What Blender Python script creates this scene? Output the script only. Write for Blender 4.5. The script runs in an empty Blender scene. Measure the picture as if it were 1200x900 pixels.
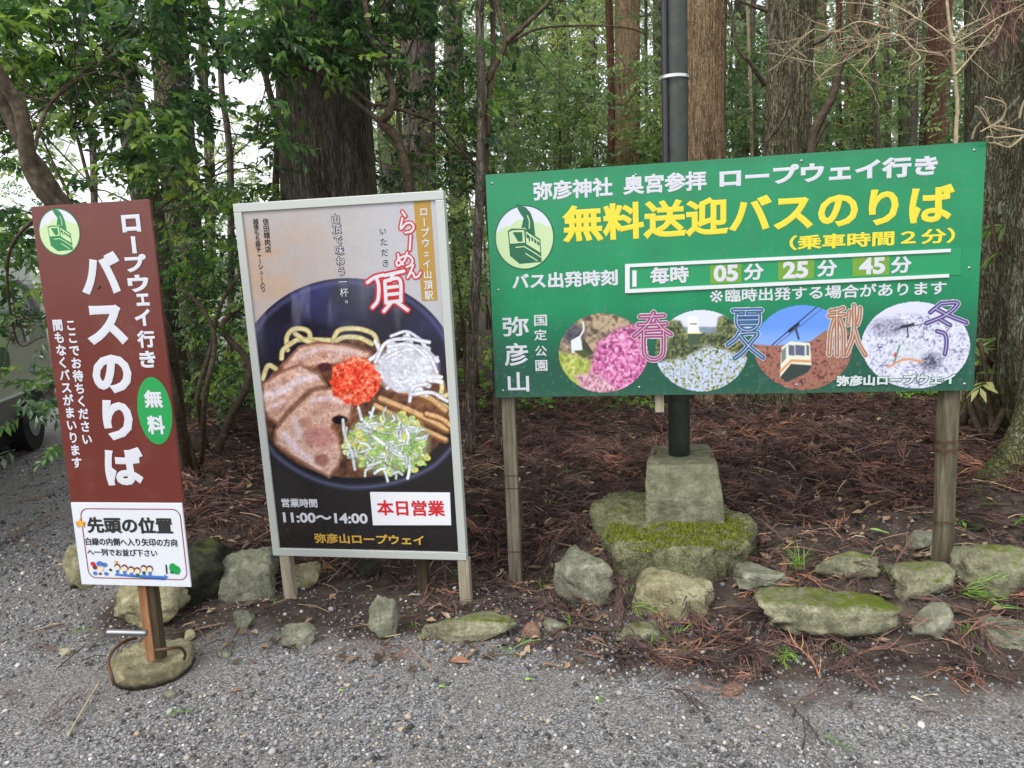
import bpy, bmesh, math, random
import numpy as np
from mathutils import Vector, Matrix
S = bpy.context.scene
COL = S.collection
rng = np.random.default_rng(7)
random.seed(7)
R = math.radians

# ------------------------------------------------------------------ camera
CAM_O = np.array([0, 0, 1.72]); FPX = 832.0
_p, _r = R(8.39), R(2.445)
_F = np.array([0, math.cos(_p), -math.sin(_p)])
_R0 = np.array([1.0, 0, 0]); _U0 = np.array([0, math.sin(_p), math.cos(_p)])
_s, _c = math.sin(-_r), math.cos(_r)
CR = _c * _R0 + _s * _U0
CU = _c * _U0 - _s * _R0
cam = bpy.data.cameras.new('camera'); camo = bpy.data.objects.new('camera', cam); COL.objects.link(camo)
cam.sensor_fit = 'HORIZONTAL'; cam.sensor_width = 36; cam.lens = 36 * FPX / 1200
cam.clip_end = 2000; cam.clip_start = 0.05
camo.matrix_world = Matrix(((CR[0], CU[0], -_F[0], 0), (CR[1], CU[1], -_F[1], 0), (CR[2], CU[2], -_F[2], CAM_O[2]), (0, 0, 0, 1)))
S.camera = camo

# ------------------------------------------------------------------ sky, sun, exposure (bright overcast)
W = bpy.data.worlds.new('World'); S.world = W; W.use_nodes = True
nt = W.node_tree; nt.nodes.clear()
wo = nt.nodes.new('ShaderNodeOutputWorld'); bg = nt.nodes.new('ShaderNodeBackground')
sky = nt.nodes.new('ShaderNodeTexSky'); sky.sky_type = 'NISHITA'; sky.sun_disc = False
SUN_EL, SUN_AZ = R(50), R(-142)          # azimuth: from +Y turning to +X ; light from behind-left
sky.sun_elevation = SUN_EL; sky.sun_rotation = SUN_AZ
sky.air_density = 1.0; sky.dust_density = 6.0; sky.ozone_density = 1.0
hs = nt.nodes.new('ShaderNodeHueSaturation'); hs.inputs['Saturation'].default_value = 0.22   # cloud cover takes the blue out
nt.links.new(sky.outputs[0], hs.inputs['Color'])
cl = nt.nodes.new('ShaderNodeMix'); cl.data_type = 'RGBA'; cl.inputs[0].default_value = 0.6      # even white cloud sheet over the clear sky
nt.links.new(hs.outputs[0], cl.inputs[6]); cl.inputs[7].default_value = (8.6, 8.9, 9.2, 1)
nt.links.new(cl.outputs[2], bg.inputs['Color'])
bg.inputs['Strength'].default_value = 0.15
nt.links.new(bg.outputs[0], wo.inputs[0])
sl = bpy.data.lights.new('sun', 'SUN'); sl.energy = 0.6; sl.angle = R(16); sl.color = (1, .96, .9)
so = bpy.data.objects.new('sun', sl); COL.objects.link(so)
sd = Vector((math.sin(SUN_AZ) * math.cos(SUN_EL), math.cos(SUN_AZ) * math.cos(SUN_EL), math.sin(SUN_EL)))
so.rotation_euler = sd.to_track_quat('Z', 'Y').to_euler(); so.location = (-6, -4, 12)
S.view_settings.view_transform = 'Standard'; S.view_settings.look = 'None'
S.view_settings.exposure = 0.6; S.view_settings.gamma = 1.0
S.render.engine = 'CYCLES'
S.cycles.use_denoising = True
S.cycles.max_bounces = 6; S.cycles.transparent_max_bounces = 8

# ------------------------------------------------------------------ photo geometry helpers
def ray(px, py):
    return _F + CR * ((px - 600) / FPX) - CU * ((py - 450) / FPX)
def at(px, py, Y):
    d = ray(px, py); return CAM_O + d * (Y / d[1])
def gnd(px, py, z=0.0):
    d = ray(px, py); return CAM_O + d * ((z - CAM_O[2]) / d[2])
def proj(P):
    d = np.asarray(P) - CAM_O; z = d @ _F
    return 600 + FPX * (d @ CR) / z, 450 - FPX * (d @ CU) / z
def lin(c):
    c = np.asarray(c, float)
    return np.where(c <= .04045, c / 12.92, ((c + .055) / 1.055) ** 2.4)
def rgb(r, g, b, k=1.0):
    v = lin(np.array([r, g, b]) / 255.0) * k
    return (float(v[0]), float(v[1]), float(v[2]), 1)

# ------------------------------------------------------------------ numpy noise
def _h(ix, iy, iz, s):
    n = (ix * 374761393 + iy * 668265263 + iz * 2147483647 + s * 974711) & 0xffffffff
    n = ((n ^ (n >> 13)) * 1274126177) & 0xffffffff
    n = ((n ^ (n >> 16)) * 2246822519) & 0xffffffff
    return ((n ^ (n >> 15)) & 0xffffff) / float(0xffffff)
def vn(P, s=0):
    P = np.asarray(P, float); i = np.floor(P).astype(np.int64); f = P - i; f = f * f * (3 - 2 * f)
    o = 0
    for a in (0, 1):
        for b in (0, 1):
            for c in (0, 1):
                w = (f[..., 0] if a else 1 - f[..., 0]) * (f[..., 1] if b else 1 - f[..., 1]) * (f[..., 2] if c else 1 - f[..., 2])
                o = o + w * _h(i[..., 0] + a, i[..., 1] + b, i[..., 2] + c, s)
    return o
def fbm(P, oct=4, s=0):
    P = np.asarray(P, float); o = 0; a = .5; t = 0
    for k in range(oct):
        o = o + a * vn(P * 2 ** k, s + k * 17); t += a; a *= .5
    return o / t
def n2(x, y, sc, s=0, oct=3):
    return fbm(np.stack([np.asarray(x, float) * sc, np.asarray(y, float) * sc, np.zeros(np.shape(x)) + s * 3.3], -1), oct, s)
def sst(a, b, x):
    t = np.clip((x - a) / (b - a), 0, 1); return t * t * (3 - 2 * t)

# ------------------------------------------------------------------ mesh helpers
def mesh_np(name, V, Fc, smooth=False, col=None, rnd=None):
    """V (n,3); Fc: int array (m,3|4) or list of such arrays / lists"""
    me = bpy.data.meshes.new(name)
    if isinstance(Fc, np.ndarray): Fc = [Fc]
    Fc = [np.asarray(f, np.int32) for f in Fc if len(f)]
    nl = sum(f.size for f in Fc); nf = sum(len(f) for f in Fc)
    me.vertices.add(len(V)); me.vertices.foreach_set('co', np.asarray(V, np.float32).ravel())
    me.loops.add(nl); me.loops.foreach_set('vertex_index', np.concatenate([f.ravel() for f in Fc]))
    me.polygons.add(nf)
    tot = np.concatenate([np.full(len(f), f.shape[1], np.int32) for f in Fc])
    st = np.concatenate([[0], np.cumsum(tot)[:-1]]).astype(np.int32)
    me.polygons.foreach_set('loop_start', st)
    try: me.polygons.foreach_set('loop_total', tot)
    except Exception: pass
    me.polygons.foreach_set('use_smooth', np.full(nf, smooth))
    me.update(calc_edges=True)
    if col is not None:
        a = me.color_attributes.new('Col', 'FLOAT_COLOR', 'POINT')
        c = np.ones((len(V), 4), np.float32); c[:, :3] = col; a.data.foreach_set('color', c.ravel())
    if rnd is not None:
        a = me.attributes.new('rnd', 'FLOAT', 'POINT'); a.data.foreach_set('value', np.asarray(rnd, np.float32))
    return me
def link(name, me, mat=None, parent=None, mtx=None):
    o = bpy.data.objects.new(name, me); COL.objects.link(o)
    if mat is not None and me is not None and len(me.materials) == 0: me.materials.append(mat)
    if parent is not None: o.parent = parent
    if mtx is not None: o.matrix_local = mtx
    return o
def tag(o, label=None, cat=None, group=None, kind=None):
    for k, v in (('label', label), ('category', cat), ('group', group), ('kind', kind)):
        if v: o[k] = v
    return o
def empty(name, label, cat, loc=(0, 0, 0), group=None, mtx=None):
    o = bpy.data.objects.new(name, None); COL.objects.link(o); o.empty_display_size = .1
    o.location = loc
    if mtx is not None: o.matrix_world = mtx
    return tag(o, label, cat, group)
class MB:
    def __init__(s): s.V = []; s.F3 = []; s.F4 = []; s.n = 0; s.R = []
    def add(s, V, F3=None, F4=None, rnd=0.0):
        V = np.asarray(V, float)
        if F3 is not None and len(F3): s.F3.append(np.asarray(F3) + s.n)
        if F4 is not None and len(F4): s.F4.append(np.asarray(F4) + s.n)
        s.V.append(V); s.n += len(V); s.R.append(np.full(len(V), rnd))
    def box(s, x0, x1, y0, y1, z0, z1, M=None):
        V = np.array([(x, y, z) for x in (x0, x1) for y in (y0, y1) for z in (z0, z1)], float)
        if M is not None: V = V @ np.array(M.to_3x3()).T + np.array(M.translation)
        s.add(V, None, [(0, 1, 3, 2), (4, 6, 7, 5), (0, 4, 5, 1), (2, 3, 7, 6), (0, 2, 6, 4), (1, 5, 7, 3)])
    def tube(s, P, r, seg=8, cap=True, rnd=0.0, rough=0, lump=None):
        P = np.asarray(P, float); r = np.broadcast_to(np.asarray(r, float), (len(P),))
        T = np.gradient(P, axis=0); T /= np.linalg.norm(T, axis=1)[:, None] + 1e-9
        up = np.array([0, 0, 1.0]) if abs(T[0][2]) < .9 else np.array([1.0, 0, 0])
        a = np.cross(T[0], up); a /= np.linalg.norm(a)
        th = np.arange(seg) / seg * 2 * math.pi
        rings = []
        for i in range(len(P)):
            a = a - T[i] * (a @ T[i]); a /= np.linalg.norm(a) + 1e-9
            b = np.cross(T[i], a)
            rr = np.full(seg, r[i])
            if lump is not None: rr = rr * lump(th, P[i], i)
            rings.append(P[i] + np.outer(rr * np.cos(th), a) + np.outer(rr * np.sin(th), b))
        V = np.concatenate(rings); m = len(P)
        i = np.arange(m - 1)[:, None] * seg; j = np.arange(seg)[None]; j2 = (j + 1) % seg
        F4 = np.stack([i + j, i + j2, i + seg + j2, i + seg + j], -1).reshape(-1, 4)
        F3 = []
        if cap:
            V = np.concatenate([V, P[:1], P[-1:]]); c0 = m * seg
            F3 = [(c0, (k + 1) % seg, k) for k in range(seg)] + [(c0 + 1, (m - 1) * seg + k, (m - 1) * seg + (k + 1) % seg) for k in range(seg)]
        s.add(V, F3, F4, rnd)
    def mesh(s, name, smooth=False):
        return mesh_np(name, np.concatenate(s.V), [np.concatenate(s.F3) if s.F3 else [], np.concatenate(s.F4) if s.F4 else []], smooth, rnd=np.concatenate(s.R))
    def build(s, name, mat, parent=None, smooth=False, mtx=None):
        return link(name, s.mesh(name, smooth), mat, parent, mtx)
def smooth_path(P, n):
    P = np.asarray(P, float); m = len(P)
    if m < 3:
        t = np.linspace(0, 1, n)[:, None]; return P[0] * (1 - t) + P[-1] * t
    Q = np.concatenate([[2 * P[0] - P[1]], P, [2 * P[-1] - P[-2]]]); out = []
    for u in np.linspace(0, m - 1 - 1e-6, n):
        i = int(u); t = u - i; a, b, c, d = Q[i], Q[i + 1], Q[i + 2], Q[i + 3]
        out.append(.5 * (2 * b + (c - a) * t + (2 * a - 5 * b + 4 * c - d) * t * t + (-a + 3 * b - 3 * c + d) * t ** 3))
    return np.array(out)
def bevel(o, w, seg=2):
    m = o.modifiers.new('bevel', 'BEVEL'); m.width = w; m.segments = seg; m.limit_method = 'ANGLE'; return o

# ------------------------------------------------------------------ materials
def mat(name, base=(.5, .5, .5, 1), rough=.6, spec=.5, metal=0):
    m = bpy.data.materials.new(name); m.use_nodes = True
    b = m.node_tree.nodes['Principled BSDF']
    b.inputs['Base Color'].default_value = base; b.inputs['Roughness'].default_value = rough
    b.inputs['Specular IOR Level'].default_value = spec; b.inputs['Metallic'].default_value = metal
    return m
def N(m, t, **kw):
    n = m.node_tree.nodes.new(t)
    for k, v in kw.items():
        if k in n.inputs: n.inputs[k].default_value = v
        else: setattr(n, k, v)
    return n
def L(m, a, b): m.node_tree.links.new(a, b)
def ramp(m, fac, stops):
    r = m.node_tree.nodes.new('ShaderNodeValToRGB'); e = r.color_ramp.elements
    while len(e) < len(stops): e.new(.5)
    for el, (p, c) in zip(e, stops): el.position = p; el.color = c
    if fac is not None: L(m, fac, r.inputs[0])
    return r
def coords(m, scale=(1, 1, 1), kind='Object'):
    tc = N(m, 'ShaderNodeTexCoord'); mp = N(m, 'ShaderNodeMapping'); mp.inputs['Scale'].default_value = scale
    L(m, tc.outputs[kind], mp.inputs[0]); return mp.outputs[0]
def noise(m, vec, scale, detail=4, rough=.6):
    n = N(m, 'ShaderNodeTexNoise'); n.inputs['Scale'].default_value = scale; n.inputs['Detail'].default_value = detail; n.inputs['Roughness'].default_value = rough
    L(m, vec, n.inputs['Vector']); return n.outputs['Fac']
def bump(m, h, strength=.5, dist=.01, prev=None):
    b = N(m, 'ShaderNodeBump'); b.inputs['Strength'].default_value = strength; b.inputs['Distance'].default_value = dist
    L(m, h, b.inputs['Height'])
    if prev is not None: L(m, prev, b.inputs['Normal'])
    return b.outputs[0]
def bsdf(m): return m.node_tree.nodes['Principled BSDF']
def mixc(m, fac, a, b, mode='MIX'):
    x = m.node_tree.nodes.new('ShaderNodeMix'); x.data_type = 'RGBA'; x.blend_type = mode
    for s, v in ((x.inputs[0], fac), (x.inputs[6], a), (x.inputs[7], b)):
        if hasattr(v, 'is_output'): L(m, v, s)
        else: s.default_value = v
    return x.outputs[2]
def speckled(name, stops, scale=8, rough=.8, bstr=.4, bd=.01, stretch=(1, 1, 1), spec=.3, detail=6):
    m = mat(name, rough=rough, spec=spec); v = coords(m, stretch)
    f = noise(m, v, scale, detail, .65); L(m, ramp(m, f, stops).outputs[0], bsdf(m).inputs['Base Color'])
    f2 = noise(m, v, scale * 4, 4, .7); L(m, bump(m, f2, bstr, bd), bsdf(m).inputs['Normal'])
    return m
def vcol_mat(name, rough=.35, spec=.5):
    m = mat(name, rough=rough, spec=spec); a = N(m, 'ShaderNodeVertexColor'); a.layer_name = 'Col'
    L(m, a.outputs[0], bsdf(m).inputs['Base Color']); return m

def bark(name, dark, mid, light, moss=None, mossamt=.0, scale=1.0, low_moss=False, crk=.4, cz=.055, csc=62):
    m = mat(name, rough=.92, spec=.15)
    v = coords(m, (1, 1, .09)); v2 = coords(m, (1, 1, .35)); v3 = coords(m)
    a0 = noise(m, v, 34 * scale, 5, .75); a1 = noise(m, coords(m, (1, 1, .16)), 75 * scale, 4, .7)
    aa = N(m, 'ShaderNodeMath', operation='MULTIPLY_ADD'); L(m, a1, aa.inputs[0]); aa.inputs[1].default_value = .55; ab = N(m, 'ShaderNodeMath', operation='MULTIPLY'); L(m, a0, ab.inputs[0]); ab.inputs[1].default_value = .5; L(m, ab.outputs[0], aa.inputs[2]); a = aa.outputs[0]
    dk = tuple(x * .38 for x in dark[:3]) + (1,)
    c = ramp(m, a, [(.40, dk), (.475, dark), (.54, mid), (.64, light)]).outputs[0]
    vo_ = N(m, 'ShaderNodeTexVoronoi', feature='DISTANCE_TO_EDGE'); vo_.inputs['Scale'].default_value = csc * scale; vo_.inputs['Randomness'].default_value = 1
    wq = N(m, 'ShaderNodeVectorMath', operation='ADD'); nz_ = N(m, 'ShaderNodeTexNoise'); nz_.inputs['Scale'].default_value = 9; L(m, coords(m), nz_.inputs['Vector'])
    wm = N(m, 'ShaderNodeVectorMath', operation='SCALE'); wm.inputs['Scale'].default_value = .07; L(m, nz_.outputs['Color'], wm.inputs[0]); L(m, coords(m, (1, 1, cz)), wq.inputs[0]); L(m, wm.outputs[0], wq.inputs[1]); L(m, wq.outputs[0], vo_.inputs['Vector'])
    crack = ramp(m, vo_.outputs['Distance'], [(.0, (1, 1, 1, 1)), (.22, (0, 0, 0, 1))]).outputs[0]
    b = noise(m, v2, 3.2, 4, .7)
    c = mixc(m, ramp(m, b, [(.35, (0, 0, 0, 1)), (.65, (.55, .55, .55, 1))]).outputs[0], c, light)
    if moss:
        q = noise(m, v3, 7, 6, .75)
        f = ramp(m, q, [(.62 - mossamt, (0, 0, 0, 1)), (.72 - mossamt * .6, (1, 1, 1, 1))]).outputs[0]
        c = mixc(m, f, c, moss)
    if low_moss:
        g = N(m, 'ShaderNodeNewGeometry'); sx = N(m, 'ShaderNodeSeparateXYZ'); L(m, g.outputs['Position'], sx.inputs[0])
        mr = N(m, 'ShaderNodeMapRange'); mr.inputs[1].default_value = .95; mr.inputs[2].default_value = .45; L(m, sx.outputs[2], mr.inputs[0])
        q2 = noise(m, v3, 16, 5, .7); mu = N(m, 'ShaderNodeMath', operation='MULTIPLY_ADD'); L(m, q2, mu.inputs[0]); mu.inputs[1].default_value = 2.2; mu.inputs[2].default_value = -.75
        mm = N(m, 'ShaderNodeMath', operation='MULTIPLY'); mm.use_clamp = True; L(m, mu.outputs[0], mm.inputs[0]); L(m, mr.outputs[0], mm.inputs[1])
        c = mixc(m, mm.outputs[0], c, rgb(112, 122, 50))
    cs = N(m, 'ShaderNodeMath', operation='MULTIPLY'); L(m, crack, cs.inputs[0]); cs.inputs[1].default_value = crk
    c = mixc(m, cs.outputs[0], c, dk); L(m, c, bsdf(m).inputs['Base Color'])
    bb = bump(m, a, 1.0, .03); iv = N(m, 'ShaderNodeMath', operation='SUBTRACT'); iv.inputs[0].default_value = 1; L(m, cs.outputs[0], iv.inputs[1]); L(m, bump(m, iv.outputs[0], .8, .02, bb), bsdf(m).inputs['Normal'])
    return m
BK_DARK = bark('bark_dark', rgb(50, 44, 40), rgb(92, 82, 74), rgb(156, 146, 132))
BK_BROWN = bark('bark_brown', rgb(84, 64, 50), rgb(140, 116, 90), rgb(192, 168, 134), rgb(110, 112, 70), .02)
BK_RED = bark('bark_reddish', rgb(72, 50, 40), rgb(112, 82, 66), rgb(150, 116, 96))
BK_MOSS = bark('bark_mossy', rgb(62, 58, 44), rgb(108, 102, 80), rgb(166, 160, 132), rgb(136, 148, 112), .08, crk=.7, cz=.1, csc=46)
BK_LICH = bark('bark_lichen', rgb(54, 50, 38), rgb(90, 84, 66), rgb(140, 136, 112), rgb(156, 166, 138), .1, low_moss=True, crk=.62, cz=.12, csc=44)
BK_SMOOTH = speckled('bark_smooth', [(.3, rgb(52, 44, 36)), (.55, rgb(86, 74, 60)), (.75, rgb(118, 108, 90))], 30, .8, .4, .004)
BK_PALE = speckled('bark_pale_twig', [(.3, rgb(140, 124, 98)), (.7, rgb(196, 180, 148))], 60, .8, .2, .002)

def leaf_mat(name, stops, rough=.38, trans=.3, spec=.5):
    m = mat(name, rough=rough, spec=spec); nt = m.node_tree
    a = N(m, 'ShaderNodeAttribute'); a.attribute_name = 'rnd'
    c = ramp(m, a.outputs['Fac'], stops).outputs[0]
    L(m, c, bsdf(m).inputs['Base Color'])
    tr = N(m, 'ShaderNodeBsdfTranslucent'); h = N(m, 'ShaderNodeHueSaturation'); h.inputs['Value'].default_value = 1.6; h.inputs['Saturation'].default_value = 1.15
    L(m, c, h.inputs['Color']); L(m, h.outputs[0], tr.inputs['Color'])
    mx = N(m, 'ShaderNodeMixShader'); mx.inputs[0].default_value = trans
    L(m, bsdf(m).outputs[0], mx.inputs[1]); L(m, tr.outputs[0], mx.inputs[2])
    L(m, mx.outputs[0], nt.nodes['Material Output'].inputs['Surface'])
    return m
LF_NEAR = leaf_mat('leaf_glossy', [(0, rgb(42, 62, 46)), (.45, rgb(70, 98, 62)), (.82, rgb(106, 140, 72)), (1, rgb(156, 180, 92))], .26, .4, .7)
LF_MID = leaf_mat('leaf_mid', [(0, rgb(62, 82, 60)), (.5, rgb(108, 132, 84)), (.85, rgb(150, 172, 106)), (1, rgb(190, 196, 130))], .42, .4)
LF_HAZE = leaf_mat('leaf_distant_haze', [(0, rgb(112, 126, 104)), (.5, rgb(150, 164, 138)), (.85, rgb(182, 192, 166)), (1, rgb(206, 210, 188))], .7, .4)  # paler greyed greens put distance haze into the leaf colour
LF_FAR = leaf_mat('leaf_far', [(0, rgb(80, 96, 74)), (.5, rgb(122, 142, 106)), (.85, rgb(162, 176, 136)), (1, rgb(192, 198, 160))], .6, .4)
LF_PLANT = leaf_mat('leaf_ground', [(0, rgb(60, 100, 40)), (.6, rgb(104, 150, 56)), (1, rgb(150, 186, 84))], .45, .3)
LITTER = leaf_mat('dead_frond', [(0, rgb(56, 46, 45)), (.45, rgb(92, 72, 68)), (.78, rgb(122, 94, 84)), (.93, rgb(152, 108, 90)), (1, rgb(180, 128, 100))], .7, .05, .25)

# ------------------------------------------------------------------ terrain
EDGE = np.array([gnd(*p)[:2] for p in [(40, 520), (62, 560), (70, 610), (78, 668), (120, 712), (262, 712), (330, 702), (430, 712), (600, 712), (660, 726), (740, 748), (880, 760), (1100, 760), (1200, 772)]])
EX = np.concatenate([[EDGE[0, 0] - .9, ], EDGE[:, 0], [4.2, 12]]); EY = np.concatenate([[EDGE[0, 1] + 4.5], EDGE[:, 1], [EDGE[-1, 1] - .25, EDGE[-1, 1] - 1.5]])
def bank_edge(x):
    o = np.argsort(EX); return np.interp(x, EX[o], EY[o])
CP = []
def cp(px, py, Y): p = at(px, py, Y); CP.append((p[0], p[1], p[2]))
for q in [(608, 688, 3.86), (1118, 668, 3.52), (332, 688, 3.78), (542, 682, 3.62), (290, 640, 4.2), (220, 620, 4.3), (430, 655, 4.15),
          (250, 560, 5.0), (650, 560, 5.0), (560, 560, 5.0), (790, 560, 4.7), (900, 600, 4.3), (960, 640, 3.8), (1180, 640, 3.7), (1060, 600, 4.1), (760, 650, 3.75), (860, 660, 3.7),
          (1000, 520, 5.3), (1180, 520, 4.9), (700, 480, 7.2), (900, 480, 7.0), (230, 500, 6.2), (300, 440, 8.0), (1100, 480, 6.4), (1190, 570, 4.25)]: cp(*q)
for x in (-9, -5, -1, 3, 7, 11): CP += [(x, 12, .75), (x, 20, .9)]
CP += [(-1.9, 5.2, .30), (-2.2, 6.5, .35), (5, 5, .5), (6, 4, .4), (3.2, 3.4, .2)]
CP = np.array(CP)
def height(x, y):
    x = np.asarray(x, float); y = np.asarray(y, float)
    sh = x.shape; x = x.ravel(); y = y.ravel(); z = np.zeros(len(x)); w = np.zeros(len(x))
    for c in CP:
        k = 1 / (((x - c[0]) ** 2 + (y - c[1]) ** 2) + .01) ** 1.6; z += k * c[2]; w += k
    z /= w
    d = y - bank_edge(x)
    # left of the bank the lane stays level
    m = sst(0.0, .55, d) * sst(-2.75, -2.2, x + np.clip((y - 4.5) * .32, 0, 40))
    far = sst(9, 14, y) * sst(-16, -9, x) * .5
    z = z * m * (1 - far) + far * .8
    z += (n2(x, y, 1.3, 3) - .5) * .09 * m + (n2(x, y, 5, 5) - .5) * .10 * m + (n2(x, y, .7, 8) - .5) * .03 + (n2(x, y, 9, 9) - .5) * .008
    z = z + sst(25, 120, y) * 6
    return z.reshape(sh), m.reshape(sh)
def zat(x, y): return float(height(np.array([x]), np.array([y]))[0][0])
def hit(px, py):
    """first ground point seen along a viewing ray, found by marching"""
    d = ray(px, py); t = np.linspace(1.6, 14, 900); P = CAM_O[None] + d[None] * (t / d[1])[:, None]
    z = height(P[:, 0], P[:, 1])[0]; k = np.argmax(P[:, 2] < z); return P[k] if P[k, 2] < z[k] else P[-1]
xs = np.unique(np.concatenate([np.linspace(-400, -20, 14), np.linspace(-20, -4, 50), np.linspace(-4, 3.6, 240), np.linspace(3.6, 20, 50), np.linspace(20, 400, 14)]))
ys = np.unique(np.concatenate([np.linspace(-120, 0, 10), np.linspace(0, 1.8, 20), np.linspace(1.8, 6, 160), np.linspace(6, 14, 90), np.linspace(14, 40, 40), np.linspace(40, 500, 16)]))
GX, GY = np.meshgrid(xs, ys); GZ, GM = height(GX, GY)
def soil(x, y, m):
    d = y - bank_edge(x); return np.maximum(m, sst(-.5, .05, d + (n2(x, y, 3.5, 12) - .5) * .5) * sst(-2.5, -2.0, x + np.clip((y - 4.5) * .32, 0, 40)) * .95)
GM = soil(GX, GY, GM)
nx, ny = len(xs), len(ys)
ii = (np.arange(ny - 1)[:, None] * nx + np.arange(nx - 1)[None]).ravel()
me = mesh_np('ground', np.stack([GX, GY, GZ], -1).reshape(-1, 3), np.stack([ii, ii + 1, ii + nx + 1, ii + nx], -1), True, rnd=GM.ravel())
m = mat('gravel_and_soil', rough=.9, spec=.25); v = coords(m)
vo = N(m, 'ShaderNodeTexVoronoi'); vo.inputs['Scale'].default_value = 150; L(m, v, vo.inputs['Vector'])
vb = N(m, 'ShaderNodeTexVoronoi'); vb.inputs['Scale'].default_value = 80; L(m, v, vb.inputs['Vector'])
sx = N(m, 'ShaderNodeSeparateColor'); L(m, vo.outputs['Color'], sx.inputs[0])
gc = ramp(m, sx.outputs[0], [(0, rgb(74, 72, 72)), (.4, rgb(108, 106, 105)), (.75, rgb(136, 135, 136)), (.95, rgb(162, 160, 159))]).outputs[0]
pn = noise(m, v, 1.7, 5, .6)
gc = mixc(m, ramp(m, pn, [(.42, (0, 0, 0, 1)), (.62, (.5, .5, .5, 1))]).outputs[0], gc, rgb(116, 110, 101))
sn = noise(m, v, 9, 6, .7)
sc_ = ramp(m, sn, [(.3, rgb(42, 36, 33)), (.5, rgb(70, 60, 54)), (.7, rgb(98, 84, 74))]).outputs[0]
at_ = N(m, 'ShaderNodeAttribute'); at_.attribute_name = 'rnd'
ad = N(m, 'ShaderNodeMath', operation='ADD'); L(m, at_.outputs['Fac'], ad.inputs[0])
sb = N(m, 'ShaderNodeMath', operation='MULTIPLY_ADD'); L(m, sn, sb.inputs[0]); sb.inputs[1].default_value = .9; sb.inputs[2].default_value = -.45
L(m, sb.outputs[0], ad.inputs[1])
fc = ramp(m, ad.outputs[0], [(.06, (0, 0, 0, 1)), (.4, (1, 1, 1, 1))]).outputs[0]
L(m, mixc(m, fc, gc, sc_), bsdf(m).inputs['Base Color'])
hb = bump(m, vb.outputs['Distance'], .8, .006); hb = bump(m, sn, .5, .01, hb); L(m, hb, bsdf(m).inputs['Normal'])
g = link('ground', me, m); tag(g, 'grey gravel lane rising into a dark soil bank', None, kind='structure')

# ------------------------------------------------------------------ signs: frames on real planes
class Sign:
    def __init__(s, P, w, h, yaw, lean, ground_z):
        a = np.array([math.cos(yaw), math.sin(yaw), 0]); n = np.array([-math.sin(yaw), math.cos(yaw), 0])
        d = np.array([0, 0, -1]) * math.cos(lean) - n * math.sin(lean)
        up = -d; Y = np.cross(up, a)
        s.w, s.h = w, h
        base = np.array(P) + d * h
        s.drop = (base[2] - ground_z) / up[2]
        o = base + d * s.drop                     # origin: under the lower left corner at ground level
        s.M = Matrix(((a[0], Y[0], up[0], o[0]), (a[1], Y[1], up[1], o[1]), (a[2], Y[2], up[2], o[2]), (0, 0, 0, 1)))
        s.a, s.Y, s.up, s.o = a, Y, up, o
        s.z0, s.z1 = s.drop, s.drop + h
    def uv(s, px, py, off=0.0):
        d = ray(px, py); o2 = s.o + s.Y * off
        t = ((o2 - CAM_O) @ s.Y) / (d @ s.Y); p = CAM_O + d * t - o2
        return float(p @ s.a), float(p @ s.up)
    def px(s, U, V):
        P = s.o + np.multiply.outer(U, s.a) + np.multiply.outer(V, s.up); return proj(P)
FNT = {}
def text_mesh(txt, bold, res=3):
    k = (txt, bold)
    if k in FNT: return FNT[k]
    c = bpy.data.curves.new('lettering', 'FONT'); c.body = txt; c.size = 1; c.resolution_u = res
    c.bevel_depth = bold; c.bevel_resolution = 0; c.fill_mode = 'FRONT' if bold else 'BOTH'
    o = bpy.data.objects.new('t', c); COL.objects.link(o)
    dg = bpy.context.evaluated_depsgraph_get()
    me = bpy.data.meshes.new_from_object(o.evaluated_get(dg))
    V = np.empty(len(me.vertices) * 3); me.vertices.foreach_get('co', V); V = V.reshape(-1, 3)
    lt = np.empty(len(me.polygons), np.int32); me.polygons.foreach_get('loop_total', lt)
    li = np.empty(len(me.loops), np.int32); me.loops.foreach_get('vertex_index', li)
    st = np.concatenate([[0], np.cumsum(lt)[:-1]]).astype(int)
    F3 = np.array([li[a:a + 3] for a, n in zip(st, lt) if n == 3]).reshape(-1, 3); F4 = np.array([li[a:a + 4] for a, n in zip(st, lt) if n == 4]).reshape(-1, 4)
    bpy.data.objects.remove(o); bpy.data.curves.remove(c); bpy.data.meshes.remove(me)
    FNT[k] = (V, F3, F4); return FNT[k]
TINY = .0022
def put_text(mb, txt, bold, x, z, w, h, y, rot=False, natural=False, slant=0, box=None, ref=None):
    """glyphs of txt fitted to the rectangle centred (x,z) of size w,h in the sign plane"""
    V, F3, F4 = text_mesh(txt, bold)
    V = V.copy()
    if rot: V = np.stack([V[:, 1], -V[:, 0], V[:, 2]], 1)
    if natural:                                   # keep glyph size inside its em box (for columns)
        c = (V[:, :2].min(0) + V[:, :2].max(0)) / 2 if rot else np.array([.5, .38])
        k = np.array([w, h]) / 1.0
    else:
        V0 = text_mesh(txt, ref)[0] if ref is not None else V   # outline layers keep the scale of their core layer
        if rot and ref is not None: V0 = np.stack([V0[:, 1], -V0[:, 0], V0[:, 2]], 1)
        c = (V0[:, :2].min(0) + V0[:, :2].max(0)) / 2; k = np.array([w, h]) / (np.ptp(V0[:, :2], axis=0) + 1e-6)
        if txt in ('ー', '一'): k = np.array([k.max() if False else k[0], k[1]])
    X = (V[:, 0] - c[0]) * k[0] + x; Z = (V[:, 1] - c[1]) * k[1] + z
    X = X + slant * (Z - z)
    zz = V[:, 2]; zz = (zz - zz.min()) / (np.ptp(zz) + 1e-9)
    mb.add(np.stack([X, y - zz * .0006, Z], 1), F3, F4)
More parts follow.
